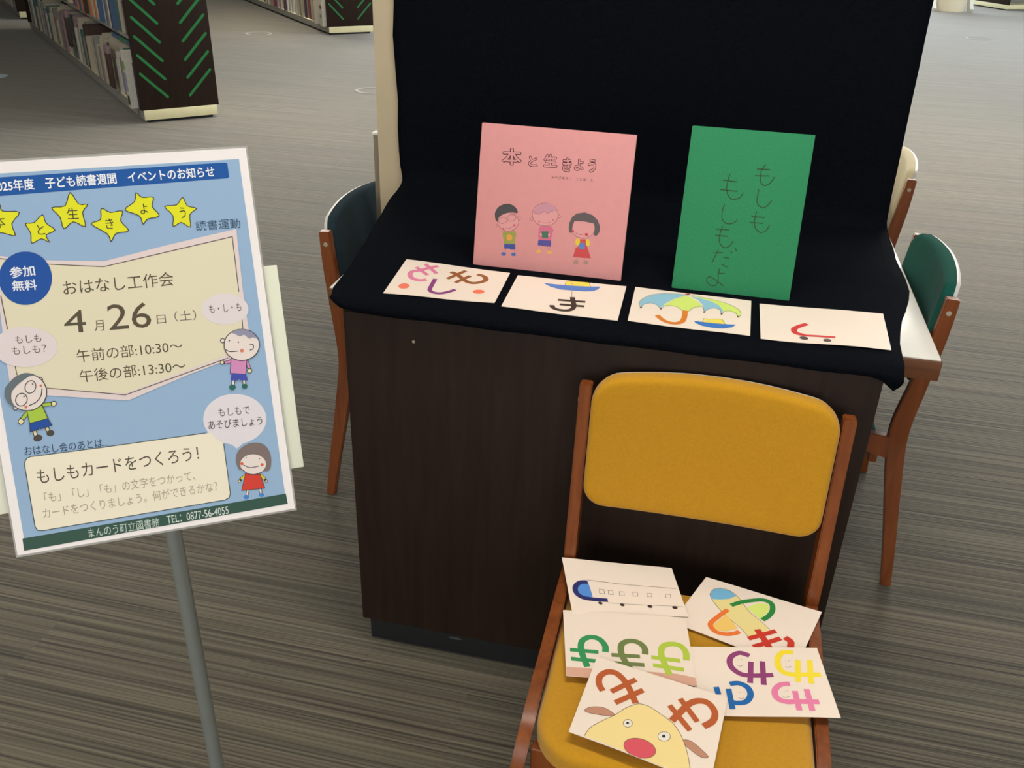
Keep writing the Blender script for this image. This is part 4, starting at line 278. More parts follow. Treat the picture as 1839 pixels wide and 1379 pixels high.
'se':[["F","pig_drawing#1",[196,142,116],1,[122,491,186,592,337,662,472,664,598,602,458,534,253,486]],["L","pig_drawing#1",[120,98,80],9,1,1,[122,491,186,592,337,662,472,664,598,602,458,534,253,486]],["F","pig_drawing#1",[196,142,116],1,[1724,605,1824,631,1966,574,2130,466,2038,415,1884,463,1753,533]],["L","pig_drawing#1",[120,98,80],9,1,1,[1724,605,1824,631,1966,574,2130,466,2038,415,1884,463,1753,533]],["F","pig_drawing#1",[246,222,152],0,[254,23,301,212,442,415,592,593,733,809,891,968,1064,995,1255,934,1494,840,1646,694,1777,488,1869,275,1928,90,1952,10]],["L","pig_drawing#1",[120,98,80],9,1,0,[254,23,301,212,442,415,592,593,733,809,891,968,1064,995,1255,934,1494,840,1646,694,1777,488,1869,275,1928,90]],["L","drawn_letters#1",[188,94,50],110,1,0,[289,996,193,1114,165,1270,246,1411,393,1450,557,1357,700,1198,859,964]],["L","drawn_letters#1",[188,94,50],95,0,0,[423,1036,743,1447]],["L","drawn_letters#1",[188,94,50],95,0,0,[541,841,908,1276]],["L","drawn_letters#2",[188,94,50],110,1,0,[1966,975,2084,1130,2089,1310,1964,1447,1812,1438,1678,1323,1567,1091,1475,875]],["L","drawn_letters#2",[188,94,50],95,0,0,[1515,1356,1859,1024]],["L","drawn_letters#2",[188,94,50],95,0,0,[1379,1152,1781,815]],["F","pig_drawing#2",[240,232,220],1,[899,563,901,533,893,504,875,479,851,462,824,456,798,462,778,479,765,504,763,534,772,563,790,589,814,606,841,611,867,605,887,588]],["L","pig_drawing#2",[120,98,80],8,1,1,[899,563,901,533,893,504,875,479,851,462,824,456,798,462,778,479,765,504,763,534,772,563,790,589,814,606,841,611,867,605,887,588]],["F","pig_drawing#2",[50,40,36],1,[849,545,850,536,847,527,842,519,834,514,826,513,818,514,812,519,808,527,808,536,810,545,816,552,823,557,831,559,839,557,845,552]],["F","pig_drawing#2",[240,232,220],1,[1514,577,1514,542,1500,506,1474,475,1441,453,1405,444,1372,449,1346,467,1332,496,1332,531,1346,567,1371,598,1405,621,1441,630,1475,625,1500,606]],["L","pig_drawing#2",[120,98,80],8,1,1,[1514,577,1514,542,1500,506,1474,475,1441,453,1405,444,1372,449,1346,467,1332,496,1332,531,1346,567,1371,598,1405,621,1441,630,1475,625,1500,606]],["F","pig_drawing#2",[50,40,36],1,[1442,549,1442,538,1439,527,1432,517,1422,511,1412,509,1403,511,1396,517,1392,526,1391,537,1395,548,1402,557,1411,564,1421,566,1431,564,1438,558]],["F","pig_drawing#2",[222,88,100],1,[1361,197,1350,144,1316,93,1264,49,1197,17,1122,0,1047,-1,978,14,923,44,886,88,872,139,882,194,916,246,970,291,1039,324,1116,341,1192,341,1260,324,1315,292,1349,248]],["L","pig_drawing#2",[120,98,80],9,1,1,[1361,197,1350,144,1316,93,1264,49,1197,17,1122,0,1047,-1,978,14,923,44,886,88,872,139,882,194,916,246,970,291,1039,324,1116,341,1192,341,1260,324,1315,292,1349,248]]]}

# ------------------------------------------------------------------ materials in use
M_carpet = carpet()
M_wall = mat('warm_white_wall', (214, 208, 196), 0.8, var=0.03, scale=3)
M_ceil = mat('ceiling_white', (228, 226, 220), 0.85, var=0.02, scale=2)
M_brown = wood('dark_brown_laminate', (34, 22, 16), (44, 30, 23), 0.55, (1, 1, 0.08), 60, 0.22)
M_black = mat('black_plinth', (18, 20, 24), 0.6, var=0.1)
M_cloth = mat('navy_black_cloth', (12, 15, 21), 1.0, 0.03, var=0.22, scale=160, bump=0.4, bscale=900)
M_top = mat('pale_laminate', (254, 251, 243), 0.40, 0.9, var=0.015, scale=6, coat=0.6)
M_oak = wood('red_brown_wood', (112, 56, 22), (138, 74, 32), 0.33, (1, 1, 0.07), 55)
M_oakd = wood('table_edge_wood', (98, 58, 34), (120, 74, 44), 0.4, (0.07, 1, 1), 60)
M_yel = mat('yellow_fabric', (196, 142, 24), 0.9, 0.2, var=0.05, scale=220, bump=0.35, bscale=1400, sheen=0.25)
M_blu = mat('slate_blue_fabric', (36, 52, 60), 0.95, 0.1, var=0.08, scale=220, bump=0.35, bscale=1400, sheen=0.03)
M_grn = mat('teal_green_fabric', (26, 84, 74), 0.95, 0.1, var=0.08, scale=220, bump=0.35, bscale=1400, sheen=0.03)
M_crm = mat('cream_fabric', (226, 214, 176), 0.9, 0.2, var=0.05, scale=220, bump=0.35, bscale=1400, sheen=0.25)
M_shell = mat('pale_back_shell', (208, 206, 204), 0.35, 0.5, var=0.02)
M_cap = mat('screw_cap', (168, 158, 140), 0.4)
M_beige = mat('beige_partition', (196, 180, 150), 0.7, var=0.03, scale=8)
M_paper = mat('card_paper', (243, 227, 212), 0.7, 0.3, var=0.012, scale=14)
M_pap2 = mat('poster_paper', (238, 232, 232), 0.42, 0.4, var=0.01, scale=14)
M_pink = mat('pink_cover', (216, 148, 148), 0.62, 0.35, var=0.02, scale=60)
M_green = mat('green_cover', (38, 128, 84), 0.7, 0.3, var=0.10, scale=330)
M_pages = mat('book_pages', (236, 226, 204), 0.8)
M_pole = mat('grey_pole', (128, 134, 130), 0.42, 0.5, var=0.03, scale=30, metal=0.25)
M_board = mat('pale_sign_board', (206, 208, 184), 0.5, 0.4, var=0.02, scale=12)
M_lam = mat('clear_laminate', (236, 236, 232), 0.35, 0.4, trans=0.75)
M_cream = mat('cream_metal', (232, 226, 184), 0.5, var=0.03, scale=20)
M_steel = mat('grey_shelf_metal', (150, 148, 142), 0.5, var=0.04, scale=10)
M_tape = mat('green_tape', (24, 122, 62), 0.5, 0.5, var=0.06, scale=60)
M_white = mat('white_plastic', (232, 232, 226), 0.45, var=0.02)
M_stk = mat('pale_blue_sticker', (214, 236, 255), 0.2)
M_stk2 = mat('clear_grey_sticker', (150, 152, 150), 0.35)
M_glow = bpy.data.materials.new('lamp_diffuser'); M_glow.use_nodes = True
M_glow.node_tree.nodes['Principled BSDF'].inputs['Emission Color'].default_value = (1, 0.96, 0.88, 1)
M_glow.node_tree.nodes['Principled BSDF'].inputs['Emission Strength'].default_value = 6
M_sky = bpy.data.materials.new('daylit_glass'); M_sky.use_nodes = True
M_sky.node_tree.nodes['Principled BSDF'].inputs['Emission Color'].default_value = (0.8, 0.9, 1, 1)
M_sky.node_tree.nodes['Principled BSDF'].inputs['Emission Strength'].default_value = 1.6

# ------------------------------------------------------------------ the room
def struct(name, bm, m): return tag(obj(name, bm, m), kind='structure')
struct('floor', box(-14, 11, -5, 20.5, -0.1, 0), M_carpet)
struct('ceiling', box(-14, 11, -5, 20.5, 2.8, 2.9), M_ceil)
struct('wall_front', box(-14, 11, -5.15, -5, 0, 2.8), M_wall)
struct('wall_left', box(-14.15, -14, -5, 20.5, 0, 2.8), M_wall)
b = box(-14, 11, 20.5, 20.65, 0, 0.75); box(-14, 11, 20.5, 20.65, 2.75, 2.8, bm=b); box(-14, -7, 20.5, 20.65, 0.75, 2.75, bm=b); box(10, 11, 20.5, 20.65, 0.75, 2.75, bm=b)
struct('wall_back', b, M_wall)
b = box(11, 11.15, -5, 20.5, 0, 0.75); box(11, 11.15, -5, 20.5, 2.75, 2.8, bm=b); box(11, 11.15, -5, 4.5, 0.75, 2.75, bm=b); box(11, 11.15, 15, 20.5, 0.75, 2.75, bm=b)
struct('wall_right', b, M_wall)
wd = tag(empty('window_1', (1.5, 20.5, 0.75)), kind='structure')
obj('pane', box(-8.5, 8.5, 0.06, 0.07, 0, 2.0), M_sky, wd)
for i in range(9): part('mullion', -8.5 + i * 2.11, -8.44 + i * 2.11, 0.01, 0.09, 0, 2.0, M_white, wd)
wd = tag(empty('window_2', (11, 9.75, 0.75)), kind='structure')
obj('pane', box(0.06, 0.07, -5.25, 5.25, 0, 2.0), M_sky, wd)
for i in range(6): part('mullion', 0.01, 0.09, -5.25 + i * 2.088, -5.19 + i * 2.088, 0, 2.0, M_white, wd)
for fx, fy in FIX:
    t = empty('ceiling_light', (fx, fy, 2.8), 0, 'long white fluorescent fitting on the ceiling, out of the photo', 'ceiling light', 'fluorescent ceiling fittings')
    part('housing', -0.66, 0.66, -0.16, 0.16, -0.035, -0.001, M_white, t); obj('diffuser', box(-0.62, 0.62, -0.13, 0.13, -0.042, -0.036), M_glow, t)

# ------------------------------------------------------------------ reading table, dark cabinet, partition, cloth
TW = 1.411
t = empty('reading_table', (0, 0, 0), 0, 'long pale-topped reading table with brown wooden edge behind the dark cabinet', 'table')
part('table_edge', 0.0, TW, 0.0, 1.85, 0.650, 0.6965, M_oakd, t, 0.003)
part('tabletop', 0.004, TW - 0.004, 0.004, 1.846, 0.6965, 0.700, M_top, t, 0.001)
for lx in (0.12, 1.262):
    for ly in (0.08, 1.70): obj('leg', ribbon_yz([(ly + .03, .65), (ly + .03, .3), (ly + .03, 0.0)], [.032, .028, .022], lx - .03, lx + .03), M_oak, t)
part('stretcher', 0.16, 1.232, 0.90, 0.94, 0.59, 0.65, M_oakd, t, 0.003)

BX0, BX1, BY0, BY1, BZ = 0.2222, 1.2071, -0.4211, -0.006, 0.862
t = empty('display_cabinet', ((BX0 + BX1) / 2, -0.2, 0), 0, 'dark brown box-shaped cabinet standing before the reading table, yellow chair in front', 'cabinet')
ox, oy = (BX0 + BX1) / 2, -0.2
def cp(name, x0, x1, y0, y1, z0, z1, m, bev=0.0015): return part(name, x0 - ox, x1 - ox, y0 - oy, y1 - oy, z0, z1, m, t, bev)
cp('front_panel', BX0, BX1, BY0, BY0 + .02, 0.07, BZ - .018, M_brown)
cp('top_panel', BX0, BX1, BY0, BY1, BZ - .0175, BZ, M_brown)
cp('side_panel', BX0, BX0 + .02, BY0 + .0205, BY1, 0.07, BZ - .018, M_brown); cp('side_panel', BX1 - .02, BX1, BY0 + .0205, BY1, 0.07, BZ - .018, M_brown)
cp('back_panel', BX0 + .0205, BX1 - .0205, BY1 - .015, BY1, 0.07, BZ - .018, M_brown)
cp('plinth', BX0 + .012, BX1 - .012, BY0 + .016, BY1 - .01, 0.0, 0.0695, M_black, 0)
b = cyl(.0032, .0015, 12); bmesh.ops.rotate(b, verts=b.verts, cent=(0, 0, 0), matrix=Matrix.Rotation(PI / 2, 3, 'X')); bmesh.ops.translate(b, verts=b.verts, vec=(0.3628 - ox, BY0 - oy, 0.7986)); obj('screw', b, M_cap, t)
b = cyl(.016, .001, 12); bmesh.ops.scale(b, verts=b.verts, vec=(1, .25, 1)); bmesh.ops.rotate(b, verts=b.verts, cent=(0, 0, 0), matrix=Matrix.Rotation(PI / 2, 3, 'X')); bmesh.ops.translate(b, verts=b.verts, vec=(0.44 - ox, BY0 + .016 - oy, 0.045))
tag(obj('scuff', b, mat('scuff_grey', (60, 66, 66), .7), t), 'pale scuff mark')

t = empty('partition', (0.64, 0.435, 0.70), 0, 'beige upright partition panel standing on the reading table behind the black cloth', 'partition')
part('panel', -0.657, 0.66, -0.012, 0.018, 0.0, 0.93, M_beige, t, 0.002)
part('panel_foot', -0.56, -0.50, -0.012, 0.16, 0.0, 0.03, M_beige, t, 0.002) ; part('panel_foot', 0.50, 0.56, -0.012, 0.16, 0.0, 0.03, M_beige, t, 0.002)
t = empty('upright_post', (-0.034, 0.475, 0.70), 0, 'short grey-brown post with pale cap beside the beige partition, above the blue chair', 'post')
part('post', -0.012, 0.0135, -0.012, 0.014, 0.0, 0.262, mat('greyed_beige', (138, 126, 106), .6), t, 0.002)
part('cap', -0.015, 0.0145, -0.014, 0.016, 0.2622, 0.2685, M_white, t, 0.001)

rows = [(-.4350, .8505, .222, 1.222), (-.4340, .860, .209, 1.232), (-.4290, .8665, .200, 1.237), (-.40, .8668, .192, 1.238), (-.37, .8666, .182, 1.2395), (-.31, .8665, .176, 1.243), (-.26, .8664, .171, 1.2505),
        (-.20, .8664, .161, 1.262), (-.15, .8664, .153, 1.276), (-.09, .8664, .143, 1.290), (-.04, .8664, .134, 1.2985), (.03, .866, .122, 1.3005), (.10, .864, .109, 1.301), (.17, .862, .094, 1.302), (.24, .861, .081, 1.306),
        (.31, .861, .073, 1.3075), (.36, .862, .066, 1.309), (.385, .866, .062, 1.309), (.399, .876, .058, 1.308), (.406, .90, .052, 1.307), (.410, .94, .048, 1.306), (.411, 1.0, .046, 1.3055), (.411, 1.07, .049, 1.304),
        (.411, 1.15, .0445, 1.302), (.411, 1.23, .0405, 1.301), (.411, 1.31, .046, 1.299), (.411, 1.4, .044, 1.298), (.411, 1.5, .046, 1.297), (.411, 1.62, .045, 1.297), (.418, 1.634, .045, 1.297), (.430, 1.638, .045, 1.297), (.456, 1.634, .045, 1.297), (.459, 1.55, .045, 1.297)]
b = bmesh.new(); nc = 44; grid = []
for r_, (y, z, xl, xr) in enumerate(rows):
    line = []
    for c_ in range(nc + 1):
        u = c_ / nc; x = xl + (xr - xl) * u; yy, zz = y, z
        if r_ >= 19 and r_ < 29: yy += -0.003 + 0.0022 * math.sin(x * 21 + z * 1.7) * min(1, (r_ - 18) / 4)
        elif 11 <= r_ < 19: zz += 0.004 * math.sin(x * 11 + 1 + y * 6)
        if u > 0.955 and r_ < 6: k = (u - 0.955) / 0.045; zz -= k * k * (0.022 if r_ < 3 else 0.004)
        if u < 0.03 and r_ < 3: zz += 0.006 * (1 - u / 0.03)
        if u > 0.96 and r_ >= 6 and r_ < 14: zz -= (u - .96) / .04 * .003
        if r_ < 2: zz += 0.0012 * math.sin(x * 33)
        line.append(b.verts.new((x, yy, zz)))
    grid.append(line)
for a, c_ in zip(grid, grid[1:]):
    for i in range(nc): b.faces.new((a[i], a[i + 1], c_[i + 1], c_[i]))
cl = obj('display_cloth', b, M_cloth, None, 180)
tag(cl, 'navy-black cloth hung over the partition and spread across the dark cabinet', 'cloth')
sm = cl.modifiers.new('s', 'SOLIDIFY'); sm.thickness = 0.0012; sm.offset = 0

# ------------------------------------------------------------------ chairs
def cushion(x0, x1, y0, y1, t_, r, rnd, seg=0.03, bend=None):
    """padded slab in the xy plane, thickness t_ upwards, corners r = (back-left, back-right, front-right, front-left)"""
    def ring(ins, z):
        P = []
        for (cx, cy, sx, sy, rr) in ((x1 - ins, y1 - ins, 1, 1, r[1]), (x0 + ins, y1 - ins, -1, 1, r[0]), (x0 + ins, y0 + ins, -1, -1, r[3]), (x1 - ins, y0 + ins, 1, -1, r[2])):
            q = max(rr - ins, .0004); a0 = {(1, 1): 0, (-1, 1): 90, (-1, -1): 180, (1, -1): 270}[(sx, sy)]
            for k in range(9):
                a = math.radians(a0 + k * 90 / 8); P.append((cx - sx * q + q * math.cos(a), cy - sy * q + q * math.sin(a), z))
        return P
    b = bmesh.new(); prof = [(0, 0)] + [(rnd * (1 - math.cos(math.radians(22.5 * k))), t_ - rnd + rnd * math.sin(math.radians(22.5 * k))) for k in range(5)]
    R_ = [[b.verts.new(p) for p in ring(i_, z_)] for i_, z_ in prof]
    b.faces.new(R_[0][::-1]); b.faces.new(R_[-1])
    for A_, B_ in zip(R_, R_[1:]):
        for i in range(len(A_)): j = (i + 1) % len(A_); b.faces.new((A_[i], A_[j], B_[j], B_[i]))
    for ax, a0, a1 in ((0, x0, x1), (1, y0, y1)):
        n = max(2, int((a1 - a0) / seg))
        for i in range(1, n):
            co = [0, 0, 0]; no = [0, 0, 0]; co[ax] = a0 + (a1 - a0) * i / n; no[ax] = 1
            bmesh.ops.bisect_plane(b, geom=b.verts[:] + b.edges[:] + b.faces[:], plane_co=co, plane_no=no)
    if bend:
        for v in b.verts: v.co = bend(v.co)
    return b
def splay(o, s):
    for v in o.data.vertices: v.co.x += s * .045 * max(0, (.40 - v.co.z) / .40)
def make_chair(fabric, label, group=None):
    t = empty('reading_chair', (0, 0, 0), 0, label, 'chair', group)
    for s in (-1, 1):
        xa, xb = (s * .238, s * .216) if s < 0 else (.216, .238)
        rl = obj('rear_leg', ribbon_yz([(.037, .785), (.030, .69), (.014, .56), (0, .45), (.004, .37), (.022, .24), (.040, .12), (.055, 0)], [.0145, .017, .0195, .0225, .0215, .018, .015, .0125], xa, xb, .002), M_oak, t, 40); splay(rl, s)
        fl = obj('front_leg', ribbon_yz([(-.012, .387), (-.12, .398), (-.25, .394), (-.345, .390), (-.402, .372), (-.430, .325), (-.438, .25), (-.440, .12), (-.442, 0)], [.030, .021, .018, .0185, .021, .021, .018, .015, .0125], xa, xb, .002), M_oak, t, 40); splay(fl, s)
        for zc in (.752,):
            b = cyl(.006, .0015, 14); bmesh.ops.rotate(b, verts=b.verts, cent=(0, 0, 0), matrix=Matrix.Rotation(s * PI / 2, 3, 'Y')); bmesh.ops.translate(b, verts=b.verts, vec=(s * .2378, .034, zc)); obj('screw_cap', b, M_cap, rl)
    dome = lambda co: Vector((co.x, co.y, co.z + (.005 * (1 - (co.x / .24) ** 2) if co.z > .02 else 0)))
    st = obj('seat', cushion(-.2145, .2145, -.462, -.042, .036, (.03, .03, .085, .085), .016, .035, dome), fabric, t, 50); st.location.z = .374
    obj('front_rail', cushion(-.2155, .2155, -.425, -.405, .045, (.002,) * 4, .002, 1), M_oak, t, 40).location.z = .327
    obj('back_rail', cushion(-.2155, .2155, -.05, -.03, .045, (.002,) * 4, .002, 1), M_oak, t, 40).location.z = .327
    # backrest: built flat (x, z->y), then stood up and bowed backwards
    def bow(co):
        u = co.x / .2165; z = co.y; yk = .022 + .030 * (z - .67) / .13 * .5
        return Vector((co.x, yk + .026 * (1 - u * u) - co.z + .004, z + .016 * (1 - u * u) * ((z - .67) / .14)))
    obj('backrest', cushion(-.2145, .2145, .551, .800, .026, (.045, .045, .04, .04), .0125, .03, bow), fabric, t, 60)
    def bow2(co):
        p = bow(Vector((co.x, co.y, -co.z))); p.y += .0005; return p
    obj('back_shell', cushion(-.2135, .2135, .554, .798, .009, (.045, .045, .04, .04), .003, .03, bow2), M_shell, t, 60)
    return t
ychair = make_chair(M_yel, 'yellow upholstered wooden chair in front of the dark cabinet, picture cards on its seat')
ychair.location = (0.931, -0.505, 0)
def recolour(t, m, label):
    t['label'] = label
    for ch in t.children:
        if ch.name.split('.')[0] in ('seat', 'backrest'):
            ch.data = ch.data.copy(); ch.data.materials[0] = m
for m, loc, rz, lab in ((M_blu, (-.03, .385, 0), PI / 2, 'dark slate-blue chair tucked in at the left side of the reading table'),
                        (M_grn, (1.401, .385, 0), -PI / 2, 'teal-green chair tucked in at the right side of the reading table'),
                        (M_crm, (1.468, 1.425, 0), -PI / 2, 'cream chair at the far right of the reading table, beyond the teal chair')):
    c_ = copy_tree(ychair); c_.location = loc; c_.rotation_euler = (0, 0, rz); recolour(c_, m, lab)
for o in [o for o in bpy.data.objects if o.name.startswith('reading_chair')]: o['group'] = 'wooden chairs around the table and cabinet'

# ------------------------------------------------------------------ picture cards
def lerp(a, b, t): return a + (b - a) * t
CW_, CH_ = .224, .168
def make_card(key, corners, label, group, curl=0.0012, ph=0.0):
    TL, TR, BR, BL = [Vector(c) for c in corners]
    c0 = (TL + TR + BR + BL) / 4
    ex = (TR - TL + BR - BL).normalized(); nz = ex.cross((TL - BL + TR - BR).normalized()).normalized()
    ey = nz.cross(ex)
    Mx = Matrix((ex, ey, nz)).transposed().to_4x4(); Mx.translation = c0; Mi = Mx.inverted()
    def place(u, v, h):
        s, t_ = u / CW_, v / CH_
        p = lerp(lerp(BL, BR, s), lerp(TL, TR, s), t_)
        q = Mi @ p; q.z += h + curl * math.sin(2.2 * PI * s + ph) * (0.4 + 0.6 * (1 - t_))
        return q
    nx, ny = 14, 10; b = bmesh.new()
    G = [[b.verts.new(place(CW_ * i / nx, CH_ * j / ny, 0)) for i in range(nx + 1)] for j in range(ny + 1)]
    G2 = [[b.verts.new(place(CW_ * i / nx, CH_ * j / ny, -.0006)) for i in range(nx + 1)] for j in range(ny + 1)]
    for j in range(ny):
        for i in range(nx):
            b.faces.new((G[j][i], G[j][i + 1], G[j + 1][i + 1], G[j + 1][i])); b.faces.new((G2[j][i], G2[j + 1][i], G2[j + 1][i + 1], G2[j][i + 1]))
    for j in range(ny):
        b.faces.new((G[j][0], G[j + 1][0], G2[j + 1][0], G2[j][0])); b.faces.new((G[j][nx], G2[j][nx], G2[j + 1][nx], G[j + 1][nx]))
    for i in range(nx):
        b.faces.new((G[0][i], G2[0][i], G2[0][i + 1], G[0][i + 1])); b.faces.new((G[ny][i], G[ny][i + 1], G2[ny][i + 1], G2[ny][i]))
    o = obj('picture_card', b, M_paper, None, 40); o.matrix_world = Mx
    tag(o, label, 'card', group)
    printed(ART[key], o, place, (nx, ny), CW_, CH_)
    return o
G1 = 'picture cards laid in a row on the black cloth'; G2_ = 'picture cards strewn over the yellow seat'
CARDS = {
 'c1': ([[.2694,-.1843,.8690],[.497,-.1969,.8690],[.5038,-.3567,.8690],[.2862,-.3721,.8690]], 'white card on the cloth with pink and brown letters and two orange dots', G1, .0008, 0),
 'c2': ([[.5151,-.2042,.8690],[.7368,-.1982,.8690],[.7404,-.3708,.8690],[.5197,-.3684,.8690]], 'white card with a blue boat above a black letter, under the pink book', G1, .0006, 1),
 'c3': ([[.7544,-.1959,.8690],[.9812,-.2004,.8690],[.9787,-.367,.8690],[.7583,-.3654,.8690]], 'white card with blue-green umbrella drawing and small boat, under the green book', G1, .0007, 2),
 'c4': ([[.9966,-.2119,.8700],[1.2271,-.1921,.8700],[1.2209,-.3562,.8700],[.9968,-.3756,.8700]], 'white card with a red skateboard-like curve on two wheels, right end of the cloth', G1, .0012, 3),
}
SEATC = {
 'sc': (0, 0, 'white card with an aeroplane drawing at the back right of the yellow seat', 0.0006),
 'sa': (0, 0, 'white card with a blue-nosed train drawing at the back left of the yellow seat', 0.001),
 'sd': (0, 0, 'white card with purple, yellow, pink and blue letters on the yellow seat', 0.0007),
 'sb': (0, 0, 'white card with three green letters over a pinkish strip on the yellow seat', 0.0007),
 'se': (0, 0, 'white card with a yellow pig face and two brown letters, nearest on the yellow seat', 0.0008),
}
SEATC3 = {"sc": [[0.9642, -0.5022, 0.4215], [1.1729, -0.5492, 0.4245], [1.1208, -0.7005, 0.421], [0.9091, -0.641, 0.4205]], "sa": [[0.6905, -0.5359, 0.437], [0.8981, -0.5025, 0.429], [0.9372, -0.6237, 0.4235], [0.737, -0.6783, 0.425]], "sd": [[0.945, -0.6984, 0.4255], [1.1579, -0.6453, 0.4255], [1.1846, -0.7952, 0.4265], [0.9634, -0.8448, 0.4245]], "sb": [[0.7167, -0.6663, 0.4265], [0.9323, -0.6298, 0.4265], [0.9602, -0.7872, 0.4285], [0.7495, -0.8189, 0.4275]], "se": [[0.7927, -0.7694, 0.4325], [1.0089, -0.8046, 0.4325], [0.9867, -0.9782, 0.4345], [0.7729, -0.9349, 0.4345]]}
for k, a in CARDS.items(): make_card(k, a[0], a[1], a[2], a[3], a[4])
for i, (k, a) in enumerate(SEATC.items()): make_card(k, SEATC3[k], a[2], G2_, a[3], i * 1.3)

# ------------------------------------------------------------------ the two standing books
def make_cover_book(name, x, y, z, lean, W, H, T, cover, key, label, yaw=0):
    t = empty(name, (x, y, z), 0, label, 'book'); t.rotation_euler = (-lean, 0, yaw)
    part('front_cover', 0, W, 0, .0025, 0, H, cover, t, 0.0008); part('back_cover', 0, W, T - .0025, T, 0, H, cover, t, 0.0008)
    part('spine', -.0012, .0025, 0.0005, T - .0005, 0.001, H - .001, cover, t, 0.0005); part('page_block', .003, W - .004, .0027, T - .0027, .004, H - .004, M_pages, t)
    printed(ART[key], t, lambda u, v, h: Vector((u, -h, v)))
    return t
make_cover_book('picture_book', .4115, -.1685, .8675, math.atan2(.06, .28), .310, .287, .011, M_pink, 'pink', 'square pink picture book with three drawn children standing on the black cloth')
make_cover_book('picture_book', .826, -.1745, .8675, math.atan2(.085, .30), .228, .315, .010, M_green, 'green', 'tall green book with handwritten title standing against the black cloth')
def easel(x, y, w_, h_, lean, lab):
    t = empty('book_easel', (x, y, .8675), 0, lab, 'easel')
    for s in (0, w_): obj('back_strut', ribbon_yz([(.016, 0.002), (.016 + h_ * math.tan(lean) , h_)], [.002, .002], s - .002, s + .002, 0), M_black, t)
    for s in (0, w_): obj('rear_strut', ribbon_yz([(.10, 0.002), (.020 + h_ * math.tan(lean), h_)], [.002, .002], s - .002, s + .002, 0), M_black, t)
    part('crossbar', 0, w_, .098, .102, 0.0, .004, M_black, t)
easel(.50, -.166, .13, .16, .21, 'small black wire easel behind the pink book'); easel(.88, -.172, .11, .16, .276, 'small black wire easel behind the green book')

# ------------------------------------------------------------------ sign with poster
Ra, Rb, Rg = math.radians(30.93), math.radians(-23.71), math.radians(-.666)
RM = (Matrix.Rotation(Ra, 4, 'Z') @ Matrix.Rotation(Rb, 4, 'X') @ Matrix.Rotation(Rg, 4, 'Y'))
SM = RM.copy(); SM.translation = (0.2724, -1.1065, 1.0962)
t = empty('sign_stand', (0.3136, -1.1527, 0), 0, 'grey pole sign stand with a pale board behind the blue poster', 'sign stand')
obj('pole', cyl(.0092, .903, 20), M_pole, t, 40)
obj('base_plate', cyl(.15, .012, 40, bev=.003), M_pole, t, 40)
b = box(-.165, .165, .0075, .0155, -.163, .076, 0.001)
bo = obj('sign_board', b, M_board, t, 40); bo.matrix_parent_inverse = Matrix.Identity(4); bo.matrix_local = Matrix.Translation(-t.location) @ SM
b = box(.147, .1655, .0035, .0072, -.163, .076, 0.001); box(-.1655, -.147, .0035, .0072, -.163, .076, 0.001, bm=b); box(-.1465, .1465, .0035, .0072, -.163, -.150, 0.001, bm=b)
ri = obj('board_rim', b, mat('pale_rim', (222, 224, 204), .4), bo, 40)
b = box(-.006, .022, .0162, .024, -.196, -.04, .002); obj('pole_clamp', b, M_pole, bo, 40)
p = obj('event_poster', box(-.1485, .1485, 0, .0010, -.21, .21), M_pap2, None); p.matrix_world = SM
tag(p, 'blue laminated event poster with yellow stars and Japanese lettering on the sign stand', 'poster')
obj('laminate_film', box(-.1505, .1505, .0012, .0018, -.2125, .2125), M_lam, p)
printed(ART['poster'], p, lambda u, v, h: Vector((u - .1485, -h, v - .21)))

# ------------------------------------------------------------------ library bookcases
PAL = {'beige': (186, 178, 158), 'grey': (142, 142, 138), 'mauve': (150, 128, 134), 'dark brown': (74, 54, 48), 'white': (206, 204, 194), 'navy': (36, 44, 68), 'black': (34, 32, 34),
       'teal': (70, 110, 106), 'orange': (206, 126, 66), 'yellow': (204, 184, 84), 'blue': (72, 98, 132), 'red': (150, 62, 52), 'green': (64, 128, 92), 'plum': (84, 56, 80)}
BOOKM = {k: mat('book_' + k.replace(' ', '_'), v, .55, var=.12, scale=30) for k, v in PAL.items()}
_bm = {}
def book_mesh(colour):
    if colour not in _bm:
        b = box(0, 1, 0, .08, 0, 1); box(0, 1, .92, 1, 0, 1, bm=b); box(0, .03, .08, .92, 0, 1, bm=b); box(.03, .97, .08, .92, .01, .985, bm=b, mi=1)
        me = bpy.data.meshes.new('shelf_book'); b.to_mesh(me); b.free(); me.materials.append(BOOKM[colour]); me.materials.append(M_pages); _bm[colour] = me
    return _bm[colour]
def shelf_book(M, y, z, th, ht, dp, colour, label, group, x=.035, tilt=0, flat=False):
    o = bpy.data.objects.new('shelf_book', book_mesh(colour)); COL.objects.link(o)
    L = Matrix.Translation((x, y, z)) @ Matrix.Rotation(tilt, 4, 'X')
    if flat: L = Matrix.Translation((x, y, z)) @ Matrix.Rotation(-PI / 2, 4, 'X') @ Matrix.Translation((0, -th, 0))
    o.matrix_world = M @ L @ Matrix.Diagonal((dp, th, ht, 1))
    tag(o, label, 'book', group); return o
